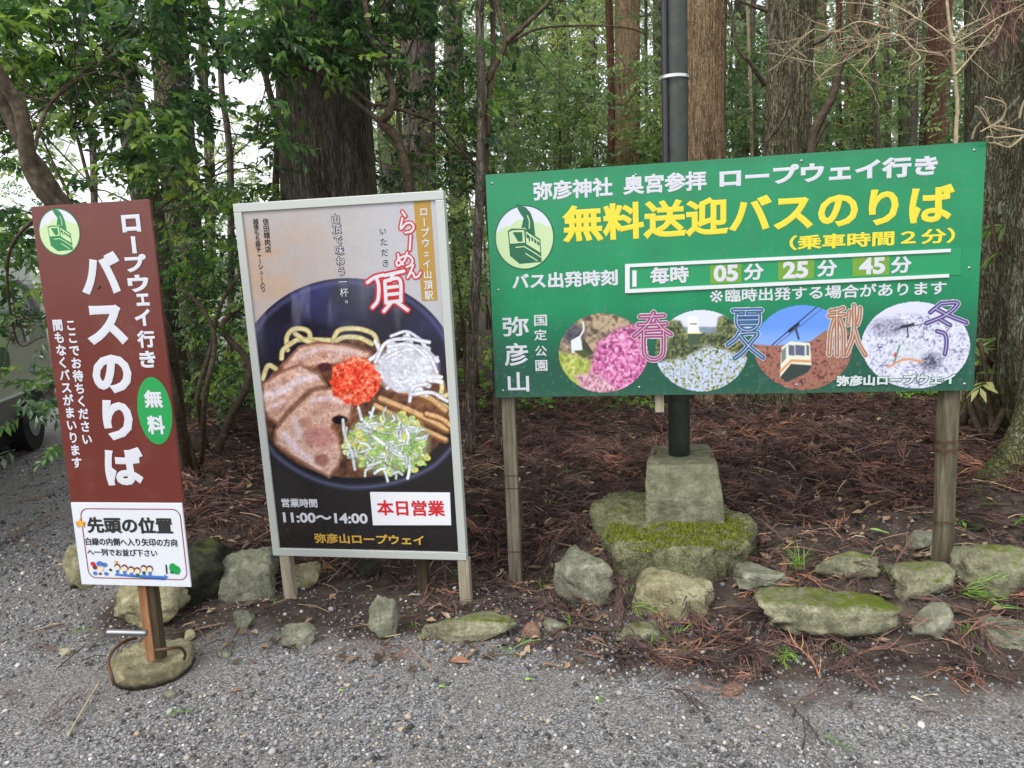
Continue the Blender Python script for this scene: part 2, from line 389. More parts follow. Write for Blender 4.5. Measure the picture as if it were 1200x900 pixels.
def line_text(mb, s, txt, bold, L0, R0, hpx, y=-TINY):
    u0, v0 = s.uv(*L0); u1, v1 = s.uv(*R0); cx, cy = (L0[0] + R0[0]) / 2, (L0[1] + R0[1]) / 2
    h = s.uv(cx, cy - hpx / 2)[1] - s.uv(cx, cy + hpx / 2)[1]
    put_text(mb, txt, bold, (u0 + u1) / 2, (v0 + v1) / 2, u1 - u0, h, y)
def box_text(mb, s, txt, bold, b, y=-TINY, rot=False, ref=None, grow=0):
    cx, cy = (b[0] + b[2]) / 2, (b[1] + b[3]) / 2
    u, v = s.uv(cx, cy); w = s.uv(b[2], cy)[0] - s.uv(b[0], cy)[0]; h = s.uv(cx, b[1])[1] - s.uv(cx, b[3])[1]
    put_text(mb, txt, bold, u, v, w, h, y, rot, ref=ref)
def col_text(mb, s, txt, bold, A, B, size, y=-TINY, squeeze=1.0):
    for i, ch in enumerate(txt):
        t = i / (len(txt) - 1); px = A[0] + (B[0] - A[0]) * t; py = A[1] + (B[1] - A[1]) * t
        u, v = s.uv(px, py); k = s.uv(px + size / 2, py)[0] - s.uv(px - size / 2, py)[0]
        kk = .78 if ch in 'ェャュョッ' else 1
        if ch == '。': u += k * .45; v += k * .4
        put_text(mb, ch, bold, u, v, k * kk, k * kk * squeeze, y, rot=(ch == 'ー'), natural=True)
def flat_poly(mb, pts, y):
    """flat print: polygon in sign-plane metres"""
    bm = bmesh.new(); vs = [bm.verts.new((p[0], y, p[1])) for p in pts]; f = bm.faces.new(vs)
    r = bmesh.ops.triangulate(bm, faces=[f]); bm.verts.index_update()
    mb.add([v.co[:] for v in bm.verts], [[v.index for v in f.verts] for f in bm.faces]); bm.free()
def flat_stroke(mb, pts, w, y):
    P = np.asarray(pts, float); T = np.gradient(P, axis=0); T /= np.linalg.norm(T, axis=1)[:, None] + 1e-9
    Nn = np.stack([-T[:, 1], T[:, 0]], 1) * w / 2; A = P + Nn; B = P - Nn; n = len(P)
    V = np.concatenate([A, B]); V = np.stack([V[:, 0], np.full(2 * n, y), V[:, 1]], 1)
    mb.add(V, None, [(i, i + 1, n + i + 1, n + i) for i in range(n - 1)])
def ring_pts(cx, cy, rx, ry, n=40, a=0):
    t = np.arange(n) / n * 2 * math.pi; x = rx * np.cos(t); y = ry * np.sin(t)
    return np.stack([cx + x * math.cos(a) - y * math.sin(a), cy + x * math.sin(a) + y * math.cos(a)], 1)

WHITE = mat('white_letter_film', rgb(200, 202, 210), .4); YELLOW = mat('yellow_letter_film', rgb(222, 204, 52), .4)
INK = mat('black_ink', rgb(34, 32, 34), .45); REDINK = mat('red_ink', rgb(196, 34, 44), .45); GOLD = mat('gold_ink', rgb(196, 156, 62), .4)
DKGREEN = mat('dark_green_ink', rgb(18, 96, 62), .4); BRIGHTG = mat('bright_green_ink', rgb(22, 144, 70), .4)
PALEG = mat('pale_green_ink', rgb(186, 208, 160), .4); PALEV = mat('pale_violet_ink', rgb(206, 208, 228), .4)
OLIVE = mat('olive_film', rgb(104, 150, 44), .4); BLUEINK = mat('blue_ink', rgb(66, 112, 186), .4); MAROON = mat('maroon_ink', rgb(140, 40, 56), .4)
STEEL = mat('galvanised_steel', rgb(150, 152, 156), .35, metal=.9); ORANGE = mat('orange_ink', rgb(222, 160, 50), .45)
SKIN = mat('beige_ink', rgb(232, 202, 176), .45); HAIR = mat('brown_ink', rgb(92, 52, 44), .45)

def emblem(s, parent, cx, cy, rx, ry, y, green):
    """round ropeway emblem: gondola before green hills"""
    def P(pts): return [(cx + p[0] * rx, cy + p[1] * ry) for p in pts]
    root = None
    mb = MB(); flat_poly(mb, ring_pts(cx, cy, rx * 1.03, ry * 1.03, 48), y); root = mb.build('emblem', green, parent)
    mb = MB(); flat_poly(mb, ring_pts(cx, cy, rx * .985, ry * .985, 48), y - .0004); mb.build('emblem_sky', PALEV, root)
    t = [(-.95, .17), (-.8, .28), (-.62, .4), (-.48, .36), (-.32, .52), (-.15, .6), (0, .5), (.15, .38), (.35, .47), (.55, .47), (.72, .35), (.9, .3)]
    arc = [(math.cos(a) * .985, math.sin(a) * .985) for a in np.linspace(R(17), R(-190), 40)]
    mb = MB(); flat_poly(mb, P(t[1:] + arc), y - .0008); mb.build('emblem_hill', PALEG, root)
    mb = MB()
    flat_poly(mb, P([(-.2, 1.12), (-.13, 1.0), (.08, .96), (.24, .78), (.34, .5), (.38, .05), (.2, .12), (.03, .32), (-.09, .3), (0, .62), (-.13, .8), (-.22, 1.0)]), y - .0012)
    flat_poly(mb, P([(-.56, .24), (-.42, .31), (.03, .28), (.55, -.08), (.57, -.8), (-.2, -.83), (-.52, -.56)]), y - .0012)
    mb.build('emblem_gondola', green, root)
    mb = MB()
    flat_poly(mb, P([(-.52, .2), (-.4, .25), (.0, .24), (.02, -.16), (-.5, -.17)]), y - .0016)
    flat_poly(mb, P([(.06, .2), (.52, -.12), (.53, -.5), (.06, -.2)]), y - .0016)
    flat_stroke(mb, P([(.13, .7), (.2, .5), (.18, .28)]), rx * .035, y - .0016)
    flat_stroke(mb, P([(-.32, -.3), (-.02, -.28), (.26, -.45), (.57, -.66)]), rx * .035, y - .0016)
    flat_stroke(mb, P([(.02, -.5), (.24, -.64), (.42, -.76)]), rx * .035, y - .0016)
    mb.build('emblem_wall', PALEG, root)
    mb = MB()
    flat_poly(mb, P([(-.4, .19), (-.06, .18), (-.06, -.12), (-.22, -.12)]), y - .002)
    flat_poly(mb, P([(.08, .13), (.2, .03), (.2, -.1), (.16, -.16), (.14, -.02), (.08, -.02)]), y - .002)
    for k in (.24, .34, .44): flat_poly(mb, P([(k, .02 - (k - .24) * .7), (k + .07, -.03 - (k - .24) * .7), (k + .07, -.15 - (k - .24) * .7), (k, -.1 - (k - .24) * .7)]), y - .002)
    mb.build('emblem_window', green, root)
    return root

# painter for printed photographs (flat prints), in sign pixels
class Paint:
    def __init__(s, X, Y): s.X, s.Y = X, Y; s.C = np.zeros((len(X), 3))
    def mixin(s, m, col): s.C = s.C * (1 - m[:, None]) + np.asarray(col) * m[:, None]
    def fill(s, m, col): s.mixin(m, np.asarray(col, float) / 255 if np.ndim(col) == 1 else col)
    def poly(s, pts, soft=.8):
        P = np.asarray(pts, float); x, y = s.X, s.Y; ins = np.zeros(len(x), bool); d = np.full(len(x), 1e9)
        for a, b in zip(P, np.roll(P, -1, 0)):
            c = ((a[1] > y) != (b[1] > y)) & (x < (b[0] - a[0]) * (y - a[1]) / (b[1] - a[1] + 1e-9) + a[0]); ins ^= c
            e = b - a; t = np.clip(((x - a[0]) * e[0] + (y - a[1]) * e[1]) / (e @ e + 1e-9), 0, 1)
            d = np.minimum(d, np.hypot(x - a[0] - e[0] * t, y - a[1] - e[1] * t))
        sd = np.where(ins, d, -d); s.sd = sd; return np.clip(sd / soft + .5, 0, 1)
    def ell(s, cx, cy, rx, ry, soft=.8, a=0):
        dx, dy = s.X - cx, s.Y - cy; u = (dx * math.cos(a) + dy * math.sin(a)) / rx; v = (-dx * math.sin(a) + dy * math.cos(a)) / ry
        q = np.hypot(u, v); s.sd = (1 - q) * min(rx, ry); return np.clip(s.sd / soft + .5, 0, 1)
    def stroke(s, pts, w, soft=.7):
        P = smooth_path(np.array([(a, b, 0) for a, b in pts], float), max(4, 5 * len(pts)))[:, :2] if len(pts) > 2 else np.array(pts, float)
        x0, y0 = P.min(0) - w - 2; x1, y1 = P.max(0) + w + 2
        k = np.where((s.X > x0) & (s.X < x1) & (s.Y > y0) & (s.Y < y1))[0]; x, y = s.X[k], s.Y[k]; d = np.full(len(k), 1e9)
        for a, b in zip(P[:-1], P[1:]):
            e = b - a; t = np.clip(((x - a[0]) * e[0] + (y - a[1]) * e[1]) / (e @ e + 1e-9), 0, 1)
            d = np.minimum(d, np.hypot(x - a[0] - e[0] * t, y - a[1] - e[1] * t))
        m = np.zeros(len(s.X)); m[k] = np.clip((w / 2 - d) / soft + .5, 0, 1); s.sd = np.full(len(s.X), -9.); s.sd[k] = w / 2 - d; return m
    def n(s, sc, seed=0, oct=3): return n2(s.X, s.Y, sc, seed, oct)
def grid_print(name, s, u0, u1, v0, v1, step, painter, y, parent, material):
    nu, nv = int((u1 - u0) / step) + 1, int((v1 - v0) / step) + 1
    U, V = np.meshgrid(np.linspace(u0, u1, nu), np.linspace(v0, v1, nv)); U = U.ravel(); V = V.ravel()
    X, Y = s.px(U, V); p = Paint(X, Y); painter(p)
    i = (np.arange(nv - 1)[:, None] * nu + np.arange(nu - 1)[None]).ravel()
    me = mesh_np(name, np.stack([U, np.full(len(U), y), V], 1), np.stack([i, i + 1, i + nu + 1, i + nu], -1), col=lin(np.clip(p.C, 0, 1)))
    return link(name, me, material, parent)
def seg_sd(X, Y, strokes):
    d = np.full(len(X), 1e9)
    for st in strokes:
        P = np.array(st, float)
        if len(P) > 2: P = smooth_path(np.column_stack([P, np.zeros(len(P))]), 5 * len(P))[:, :2]
        for a, b in zip(P[:-1], P[1:]):
            e = b - a; t = np.clip(((X - a[0]) * e[0] + (Y - a[1]) * e[1]) / (e @ e + 1e-9), 0, 1); d = np.minimum(d, np.hypot(X - a[0] - e[0] * t, Y - a[1] - e[1] * t))
    return d
def masked_print(name, s, box, step, keep, painter, y, parent, material):
    """flat film cut to the outline keep(X, Y) > 0"""
    c = [s.uv(*q) for q in ((box[0], box[1]), (box[2], box[1]), (box[0], box[3]), (box[2], box[3]))]; u0, u1 = min(q[0] for q in c), max(q[0] for q in c); v0, v1 = min(q[1] for q in c), max(q[1] for q in c)
    nu, nv = int((u1 - u0) / step) + 1, int((v1 - v0) / step) + 1; U, V = np.meshgrid(np.linspace(u0, u1, nu), np.linspace(v0, v1, nv)); U = U.ravel(); V = V.ravel(); X, Y = s.px(U, V)
    k = keep(X, Y) > 0; i = (np.arange(nv - 1)[:, None] * nu + np.arange(nu - 1)[None]).ravel(); F = np.stack([i, i + 1, i + nu + 1, i + nu], -1); F = F[k[F].sum(1) >= 2]
    used = np.unique(F); mp = np.zeros(len(U), int); mp[used] = np.arange(len(used)); p = Paint(X[used], Y[used]); painter(p)
    return link(name, mesh_np(name, np.stack([U[used], np.full(len(used), y), V[used]], 1), mp[F], col=lin(np.clip(p.C, 0, 1))), material, parent)
PRINT = vcol_mat('printed_photo_film', .32)

# ------------------------------------------------------------------ sign 1: green bus-stop board
def wood_mat(name, a, b, c, sc=1.0):
    m = mat(name, rough=.85, spec=.2); v = coords(m, (1, 1, .06)); f = noise(m, v, 60 * sc, 5, .7); f2 = noise(m, coords(m, (1, 1, .4)), 6, 4, .6)
    q = N(m, 'ShaderNodeMath', operation='MULTIPLY_ADD'); L(m, f, q.inputs[0]); q.inputs[1].default_value = .7; q2 = N(m, 'ShaderNodeMath', operation='MULTIPLY'); L(m, f2, q2.inputs[0]); q2.inputs[1].default_value = .35; L(m, q2.outputs[0], q.inputs[2])
    L(m, ramp(m, q.outputs[0], [(.35, a), (.52, b), (.7, c)]).outputs[0], bsdf(m).inputs['Base Color']); L(m, bump(m, f, .5, .004), bsdf(m).inputs['Normal']); return m
WOOD_GREY = wood_mat('weathered_wood', rgb(74, 68, 58), rgb(112, 104, 90), rgb(146, 138, 122))
WOOD_PALE = wood_mat('pale_wood', rgb(120, 110, 94), rgb(158, 148, 128), rgb(190, 182, 164))
WOOD_RED = wood_mat('red_brown_wood', rgb(92, 60, 40), rgb(136, 96, 66), rgb(170, 128, 92))
WOOD_DARK = wood_mat('dark_wood', rgb(44, 38, 30), rgb(66, 58, 44), rgb(86, 78, 58))  # darker brown wood for post side, battens and rear prop
ALU = mat('aluminium_frame', rgb(186, 190, 186), .4, .5, .1)
WIRE = mat('rusty_wire', rgb(96, 72, 56), .6, .4, .5)

def panel_mat(name, col, dirt, rough=.3):
    m = mat(name, rough=rough, spec=.5); v = coords(m)
    f = noise(m, v, 3.5, 6, .7); c = mixc(m, ramp(m, f, [(.5, (0, 0, 0, 1)), (.8, (.22, .22, .22, 1))]).outputs[0], col, dirt)
    f2 = noise(m, coords(m, (1, 1, 3)), 40, 4, .8); c = mixc(m, ramp(m, f2, [(.68, (0, 0, 0, 1)), (.8, (.35, .35, .35, 1))]).outputs[0], c, dirt)
    L(m, c, bsdf(m).inputs['Base Color'])
    rr = ramp(m, f, [(.3, (rough, rough, rough, 1)), (.8, (rough + .2,) * 3 + (1,))]); L(m, rr.outputs[0], bsdf(m).inputs['Roughness'])
    L(m, bump(m, noise(m, v, 2.2, 2, .5), .12, .02), bsdf(m).inputs['Normal']); return m

GS = Sign((-.092, 3.846, 2.267), 2.4, 1.185, -.165, .003, -.02)
gs = empty('green_notice_board', 'wide green bus timetable board with yellow and white lettering on two wooden posts', 'notice board', mtx=GS.M)
z0, z1 = GS.z0, GS.z1
# panel: print gradient goes from bright to deep green as two printed fields with wavy border
def green_paint(p):
    U, V = None, None
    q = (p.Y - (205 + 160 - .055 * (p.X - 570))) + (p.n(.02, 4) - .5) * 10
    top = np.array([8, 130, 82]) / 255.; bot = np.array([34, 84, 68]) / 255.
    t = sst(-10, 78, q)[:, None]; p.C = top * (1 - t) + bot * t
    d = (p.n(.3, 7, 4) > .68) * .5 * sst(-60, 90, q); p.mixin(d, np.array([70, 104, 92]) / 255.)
    sc = (p.n(.9, 13, 2) > .8) * .6; p.mixin(sc, np.array([90, 120, 104]) / 255.)
    dr = sst(.58, .8, n2(p.X, p.Y * .05, .22, 17, 3)) * sst(.4, .7, n2(p.X, p.Y, .015, 18)); p.mixin(dr * .16, np.array([120, 150, 132]) / 255.)
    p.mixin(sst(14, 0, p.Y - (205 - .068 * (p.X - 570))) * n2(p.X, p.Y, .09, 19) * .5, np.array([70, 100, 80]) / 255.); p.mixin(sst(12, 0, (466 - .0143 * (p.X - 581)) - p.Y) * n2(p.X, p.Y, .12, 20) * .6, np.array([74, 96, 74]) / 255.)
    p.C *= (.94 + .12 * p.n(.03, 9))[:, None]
GREENP = vcol_mat('green_board_film', .22); L(GREENP, bump(GREENP, noise(GREENP, coords(GREENP), 2.5, 2, .5), .15, .02), bsdf(GREENP).inputs['Normal'])
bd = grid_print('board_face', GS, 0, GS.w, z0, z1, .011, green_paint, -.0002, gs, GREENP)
mb = MB(); mb.box(0, GS.w, 0, .006, z0, z1); mb.build('board_panel', mat('board_edge', rgb(70, 96, 84), .5), gs)
mb = MB()
for zz in (z0 + .05, z1 - .09): mb.box(.02, GS.w - .02, .0065, .04, zz, zz + .045)
mb.box(.86, .905, .0405, .085, z0 - .1, z1 - .02); mb.build('backing_batten', WOOD_PALE, gs)
# posts
def board_post(u, w, d, matl, name='post', oct=False, bottom=-.12):
    w = w * (.86 if oct else 1); mb = MB(); n = 8 if oct else 4; zz = np.linspace(bottom, z1 - .02, 14)
    P = np.stack([np.full(14, u) + .003 * np.sin(zz * 5), np.full(14, .042 + d / 2), zz], 1)
    if oct: mb.tube(P, w / 2 * (1 + .02 * np.sin(zz * 9)), 8)
    else:
        mb.box(u - w / 2, u + w / 2, .042, .042 + d, bottom, z1 - .02)
    return bevel(mb.build(name, matl, gs), .004, 2)
uL = (GS.uv(597, 560)[0]); uR = (GS.uv(1117, 560)[0])
board_post(uL, .072, .06, WOOD_GREY); board_post(uR, .125, .09, wood_mat('dark_weathered_wood', rgb(58, 52, 42), rgb(92, 84, 68), rgb(126, 118, 100)), oct=True)
def wire_loop(s, parent, u, w, d, z, y0=.04, turns=2, tilt=.01, r=.0022):
    t = np.linspace(0, turns * 2 * math.pi, 24 * turns)
    a, b = w / 2 + .004, d / 2 + .004
    k = 1 / np.maximum(np.abs(np.cos(t)), np.abs(np.sin(t)))**.75
    P = np.stack([u + a * np.cos(t) * k * .98, y0 + d / 2 + b * np.sin(t) * k * .98, z + tilt * t / 6 + .004 * np.sin(t * 1.7)], 1)
    mb = MB(); mb.tube(P, r, 5); return mb.build('binding_wire', WIRE, parent, True)
for zz in (GS.uv(1117, 522)[1], GS.uv(1117, 532)[1], GS.uv(1117, 617)[1]): wire_loop(GS, gs, uR, .108, .108, zz, .0245)
for zz in (GS.uv(600, 562)[1], GS.uv(603, 577)[1], GS.uv(606, 652)[1]): wire_loop(GS, gs, uL, .072, .06, zz, .042, 1)
# screws
for (a, b) in [(577, 215), (745, 205), (939.5, 188.5), (1142, 176), (1136, 314), (1130.5, 450), (934, 451), (584, 340), (589.5, 458), (749, 454)]:
    u, v = GS.uv(a, b); mb = MB(); th = np.arange(10) / 10 * 2 * math.pi
    V = [(u + .0075 * math.cos(t), -.0008, v + .0075 * math.sin(t)) for t in th] + [(u + .004 * math.cos(t), -.004, v + .004 * math.sin(t)) for t in th] + [(u, -.0045, v)]
    mb.add(V, [(10 + k, 10 + (k + 1) % 10, 20) for k in range(10)], [(k, (k + 1) % 10, 10 + (k + 1) % 10, 10 + k) for k in range(10)]); mb.build('screw', STEEL, gs, True)
def lettering(parent, material, items, s, name='lettering', y=-TINY):
    for it in items:
        mb = MB(); k = it[0]
        if k == 'L': line_text(mb, s, it[1], it[2], it[3], it[4], it[5], y)
        elif k == 'B': box_text(mb, s, it[1], it[2], it[3], y, *(it[4:] or ()))
        elif k == 'C': col_text(mb, s, it[1], it[2], it[3], it[4], it[5], y)
        mb.build(name, material, parent)
lettering(gs, WHITE, [
    ('L', '弥彦神社', .035, (625, 224.5), (718, 219), 23), ('L', '奥宮参拝', .035, (730, 217), (828, 211.5), 23), ('L', 'ロープウェイ行き', .045, (843, 209), (1099, 193.5), 24),
    ('L', 'バス出発時刻', .035, (600, 330.5), (724, 325), 19), 
    ('L', '※', .0, (832, 347.5), (847, 347), 14.5), ('L', '臨時出発する場合があります', .022, (850, 346.8), (1109, 337), 16)], GS)
lettering(gs, YELLOW, [('L', '無料送迎バスのりば', .034, (659, 263.5), (1118, 238), 46), ('L', '（乗車時間２分）', .03, (925, 285), (1119, 275.5), 18)], GS)
lettering(gs, DKGREEN, [('L', '弥彦山ロープウェイ', .10, (978.6, 447), (1120.4, 443.5), 14.6)], GS, y=-.0052)
lettering(gs, WHITE, [('L', '弥彦山ロープウェイ', .04, (980, 447), (1119, 443.5), 13)], GS, y=-.006)
lettering(gs, WHITE, [('B', '弥', .02, (589, 371, 620, 394)), ('B', '彦', .02, (591, 402, 619, 429)), ('B', '山', .02, (595, 436, 620, 459)),
                      ('B', '国', .015, (626, 369, 641, 382)), ('B', '定', .015, (626, 386, 641, 399)), ('B', '公', .015, (627, 405, 641, 417.5)), ('B', '園', .015, (627.5, 422, 641.5, 435))], GS)
# departure-time strip: steel rails and sliding number plates
def slab(parent, s, quad, y0, y1, material, name):
    """thin plate through four photo points of the sign plane, clockwise from top left"""
    P = [s.uv(*q) for q in quad]; V = [(p[0], y0, p[1]) for p in P] + [(p[0], y1, p[1]) for p in P]
    mb = MB(); mb.add(V, None, [(0, 1, 2, 3), (7, 6, 5, 4), (0, 4, 5, 1), (1, 5, 6, 2), (2, 6, 7, 3), (3, 7, 4, 0)]); return mb.build(name, material, parent)
RAIL = mat('white_rail', rgb(214, 218, 220), .35, .5, .2); STRIPG = mat('strip_green', rgb(24, 140, 88), .35)
strip = slab(gs, GS, [(736, 312), (1126, 291), (1125, 322), (736, 341)], -.0035, -.0006, STRIPG, 'time_strip')
slab(gs, GS, [(733, 309.5), (1113, 291.5), (1113, 295.5), (733, 313.5)], -.012, -.0006, RAIL, 'rail')
slab(gs, GS, [(733, 339), (1111, 321), (1111, 325), (733, 343.5)], -.012, -.0006, RAIL, 'rail')
slab(gs, GS, [(732.5, 309.5), (738, 309.3), (738, 343), (732.5, 343.4)], -.0125, -.0006, RAIL, 'rail_end')
slab(gs, GS, [(741, 317), (746, 316.8), (746, 336), (741, 336.2)], -.0062, -.0037, RAIL, 'end_plate')
for q in [[(832, 311), (869, 309.3), (868.5, 331), (832, 332.6)], [(911.5, 306.5), (954, 304), (953.5, 326.5), (911.5, 328.5)], [(998.5, 302), (1042, 300), (1041.5, 322), (998.5, 324)]]:
    slab(gs, GS, q, -.0055, -.0037, OLIVE, 'number_plate')
lettering(gs, WHITE, [('L', '毎時', .035, (762, 323.5), (807, 321), 20), ('L', '分', .035, (871, 319.3), (895, 318.2), 20), ('L', '分', .035, (957, 315), (981, 314), 20), ('L', '分', .035, (1043, 311), (1068, 310), 20),
    ('L', '05', .04, (836, 321), (865, 319.5), 20), ('L', '25', .04, (917, 317), (947, 315.6), 20), ('L', '45', .04, (1006, 312.3), (1037, 311), 20)], GS, y=-.0065)
uc, vc = GS.uv(614.5, 278.5); rxx = (GS.uv(648.5, 278)[0] - GS.uv(580.5, 279)[0]) / 2; ryy = (GS.uv(614, 241)[1] - GS.uv(614, 315)[1]) / 2
emblem(GS, gs, uc, vc, rxx, ryy, -.0012, DKGREEN)

# four printed photographs
def speck(p, m, sc, seed, pal, oct=2):
    sc = sc * .62; a = n2(p.X, p.Y, sc, seed, oct); a = (a - .5) * 1.5 + .5 + (n2(p.X, p.Y, sc * .3, seed + 5, 2) - .5) * .5
    pal = np.asarray(pal, float) / 255; k = np.clip(a, 0, .999) * (len(pal) - 1); i = k.astype(int); f = (k - i)[:, None]
    p.mixin(m, pal[i] * (1 - f) + pal[np.minimum(i + 1, len(pal) - 1)] * f)
def spring(p):
    p.C[:] = .3; one = np.ones(len(p.X))
    speck(p, one, .5, 11, [(70, 60, 50), (120, 104, 86), (168, 150, 120), (190, 160, 140)])
    speck(p, p.ell(672, 391, 14, 12, 8), .6, 15, [(50, 46, 54), (80, 76, 84), (120, 110, 116)])
    speck(p, p.poly([(650, 412), (676, 416), (702, 428), (690, 470), (640, 470)], 5), .6, 12, [(110, 124, 50), (166, 176, 84), (200, 206, 130)])
    speck(p, p.poly([(700, 402), (722, 386), (752, 378), (770, 410), (770, 470), (668, 470), (690, 440)], 6), .7, 13, [(110, 50, 90), (176, 84, 138), (212, 130, 176), (232, 176, 208)])
    speck(p, p.poly([(674, 440), (700, 436), (730, 462), (690, 470)], 5), .7, 14, [(130, 80, 90), (200, 150, 170), (226, 186, 200)])
    p.fill(p.poly([(684, 396), (696, 414), (686, 418), (680, 412)]), (60, 62, 48)); p.fill(p.poly([(669, 399), (680, 393), (683, 411), (670, 414)]), (214, 222, 232)); p.fill(p.poly([(672, 411), (683, 410), (694, 415), (684, 420)]), (72, 84, 46))
    p.fill(p.stroke([(683, 377), (684, 386), (680, 394)], 2.2), (210, 214, 206))
def summer(p):
    one = np.ones(len(p.X)); p.C[:] = np.array([206, 210, 232]) / 255
    speck(p, p.poly([(796, 383), (850, 383), (850, 400), (796, 400)], 2), .5, 21, [(110, 128, 142), (140, 156, 168)])
    speck(p, p.poly([(766, 372), (797, 376), (806, 392), (838, 390), (842, 372), (862, 362), (880, 380), (880, 430), (766, 430)], 3), .7, 22, [(24, 34, 22), (60, 70, 44), (110, 118, 76), (150, 150, 100)])
    speck(p, p.poly([(766, 424), (800, 420), (830, 404), (880, 420), (880, 462), (766, 462)], 5), .75, 23, [(60, 70, 52), (150, 158, 80), (178, 190, 226), (196, 206, 240), (110, 120, 70)])
    p.fill(p.poly([(806, 371), (816, 371), (820, 390), (820, 404), (806, 404)]), (232, 232, 232)); p.fill(p.poly([(806, 391), (821, 391), (821, 404), (806, 404)]), (66, 82, 62)); p.fill(p.stroke([(806, 390), (821, 390)], 1.6), (226, 222, 160)); p.fill(p.stroke([(809, 379.5), (816, 379.5)], 1.2), (40, 44, 44))
def cabin(p, x, y, snowy=False):
    p.fill(p.poly([(x, y + 26), (x + 13, y + 11), (x + 37, y + 12), (x + 33, y + 20), (x + 8, y + 32)]), (46, 60, 56))
    p.fill(p.poly([(x + 2, y - 9), (x + 12, y - 16), (x + 35, y - 14), (x + 37, y + 12), (x + 13, y + 10), (x, y + 26)]), (214, 218, 196))
    p.fill(p.poly([(x + 13, y + 5), (x + 37, y + 6), (x + 37, y + 9), (x + 13, y + 8), (x + 1, y + 21), (x + 1, y + 17)]), (206, 140, 100))
    for a in ((10, 7), (18, 11), (31, 3)): p.fill(p.poly([(x + a[0], y - 12), (x + a[0] + a[1], y - 11), (x + a[0] + a[1], y + 1), (x + a[0], y)]), (86, 92, 120))
    p.fill(p.poly([(x + 2, y - 5), (x + 7, y - 10), (x + 7, y + 4), (x + 2, y + 10)]), (110, 124, 124))
def autumn(p):
    p.C[:] = np.array([92, 140, 226]) / 255; p.mixin(.5 * sst(380, 400, p.Y), np.array([150, 180, 236]) / 255)
    speck(p, p.poly([(870, 402), (890, 404), (910, 405), (950, 400), (966, 388), (990, 382), (1010, 390), (1010, 470), (870, 470)], 1.5), .8, 31, [(66, 44, 40), (118, 76, 66), (164, 106, 96), (130, 96, 70), (190, 140, 130)])
    p.fill(p.stroke([(905, 404), (960, 357)], 1.3), (30, 32, 44)); p.fill(p.stroke([(910, 404), (968, 358)], .7), (60, 64, 80)); p.fill(p.stroke([(925, 388), (935, 380)], 4), (30, 30, 34)); p.fill(p.stroke([(932, 384), (936, 397)], 2.4), (52, 52, 60))
    cabin(p, 914, 416)
def winter(p):
    p.C[:] = np.array([204, 206, 228]) / 255
    speck(p, p.ell(1073, 420, 80, 52, 8), .9, 41, [(84, 84, 108), (160, 162, 190), (196, 198, 220), (216, 218, 236), (206, 208, 230)])
    speck(p, p.ell(1040, 383, 20, 9, 8) * .8, .9, 42, [(40, 40, 56), (120, 120, 146), (200, 200, 220)]); speck(p, p.ell(1090, 424, 12, 10, 8) * .9, .9, 43, [(30, 32, 50), (90, 92, 112), (180, 182, 204)])
    p.fill(p.stroke([(1048, 386), (1090, 378)], 1), (50, 50, 66)); p.fill(p.stroke([(1056, 383), (1070, 380)], 3), (40, 40, 50)); p.fill(p.stroke([(1063, 383), (1064, 395)], 1.8), (40, 40, 50))
    p.fill(p.poly([(1045, 404), (1058, 402), (1080, 402), (1081, 424), (1052, 426)]) * .5, (196, 202, 206)); p.fill(p.stroke([(1041, 430), (1060, 421), (1081, 424)], 2.6), (204, 142, 104)); p.fill(p.stroke([(1048, 424), (1054, 405)], 2.2), (84, 132, 116)); p.fill(p.ell(1049, 416, 1.6, 3), (190, 60, 56))
    m = 1 - np.clip(p.ell(1073, 404, 63, 50, 10) * 1.0, 0, 1); p.mixin(m * .6, np.array([206, 212, 226]) / 255)
for nm, (cx, cy, rx, ry), fn in (('spring_photo', (707, 413.5, 52, 46), spring), ('summer_photo', (822, 411, 54, 47.3), summer), ('autumn_photo', (941, 407.3, 57, 49.3), autumn), ('winter_photo', (1073, 404.3, 63, 50.3), winter)):
    yy = -.0012 if nm in ('spring_photo', 'autumn_photo') else -.0018
    masked_print(nm, GS, (cx - rx - 1, cy - ry - 2, cx + rx + 1, cy + ry + 2), .0038, lambda X, Y: 1 - np.hypot((X - cx) / rx, (Y - cy) / ry), fn, yy, gs, PRINT)
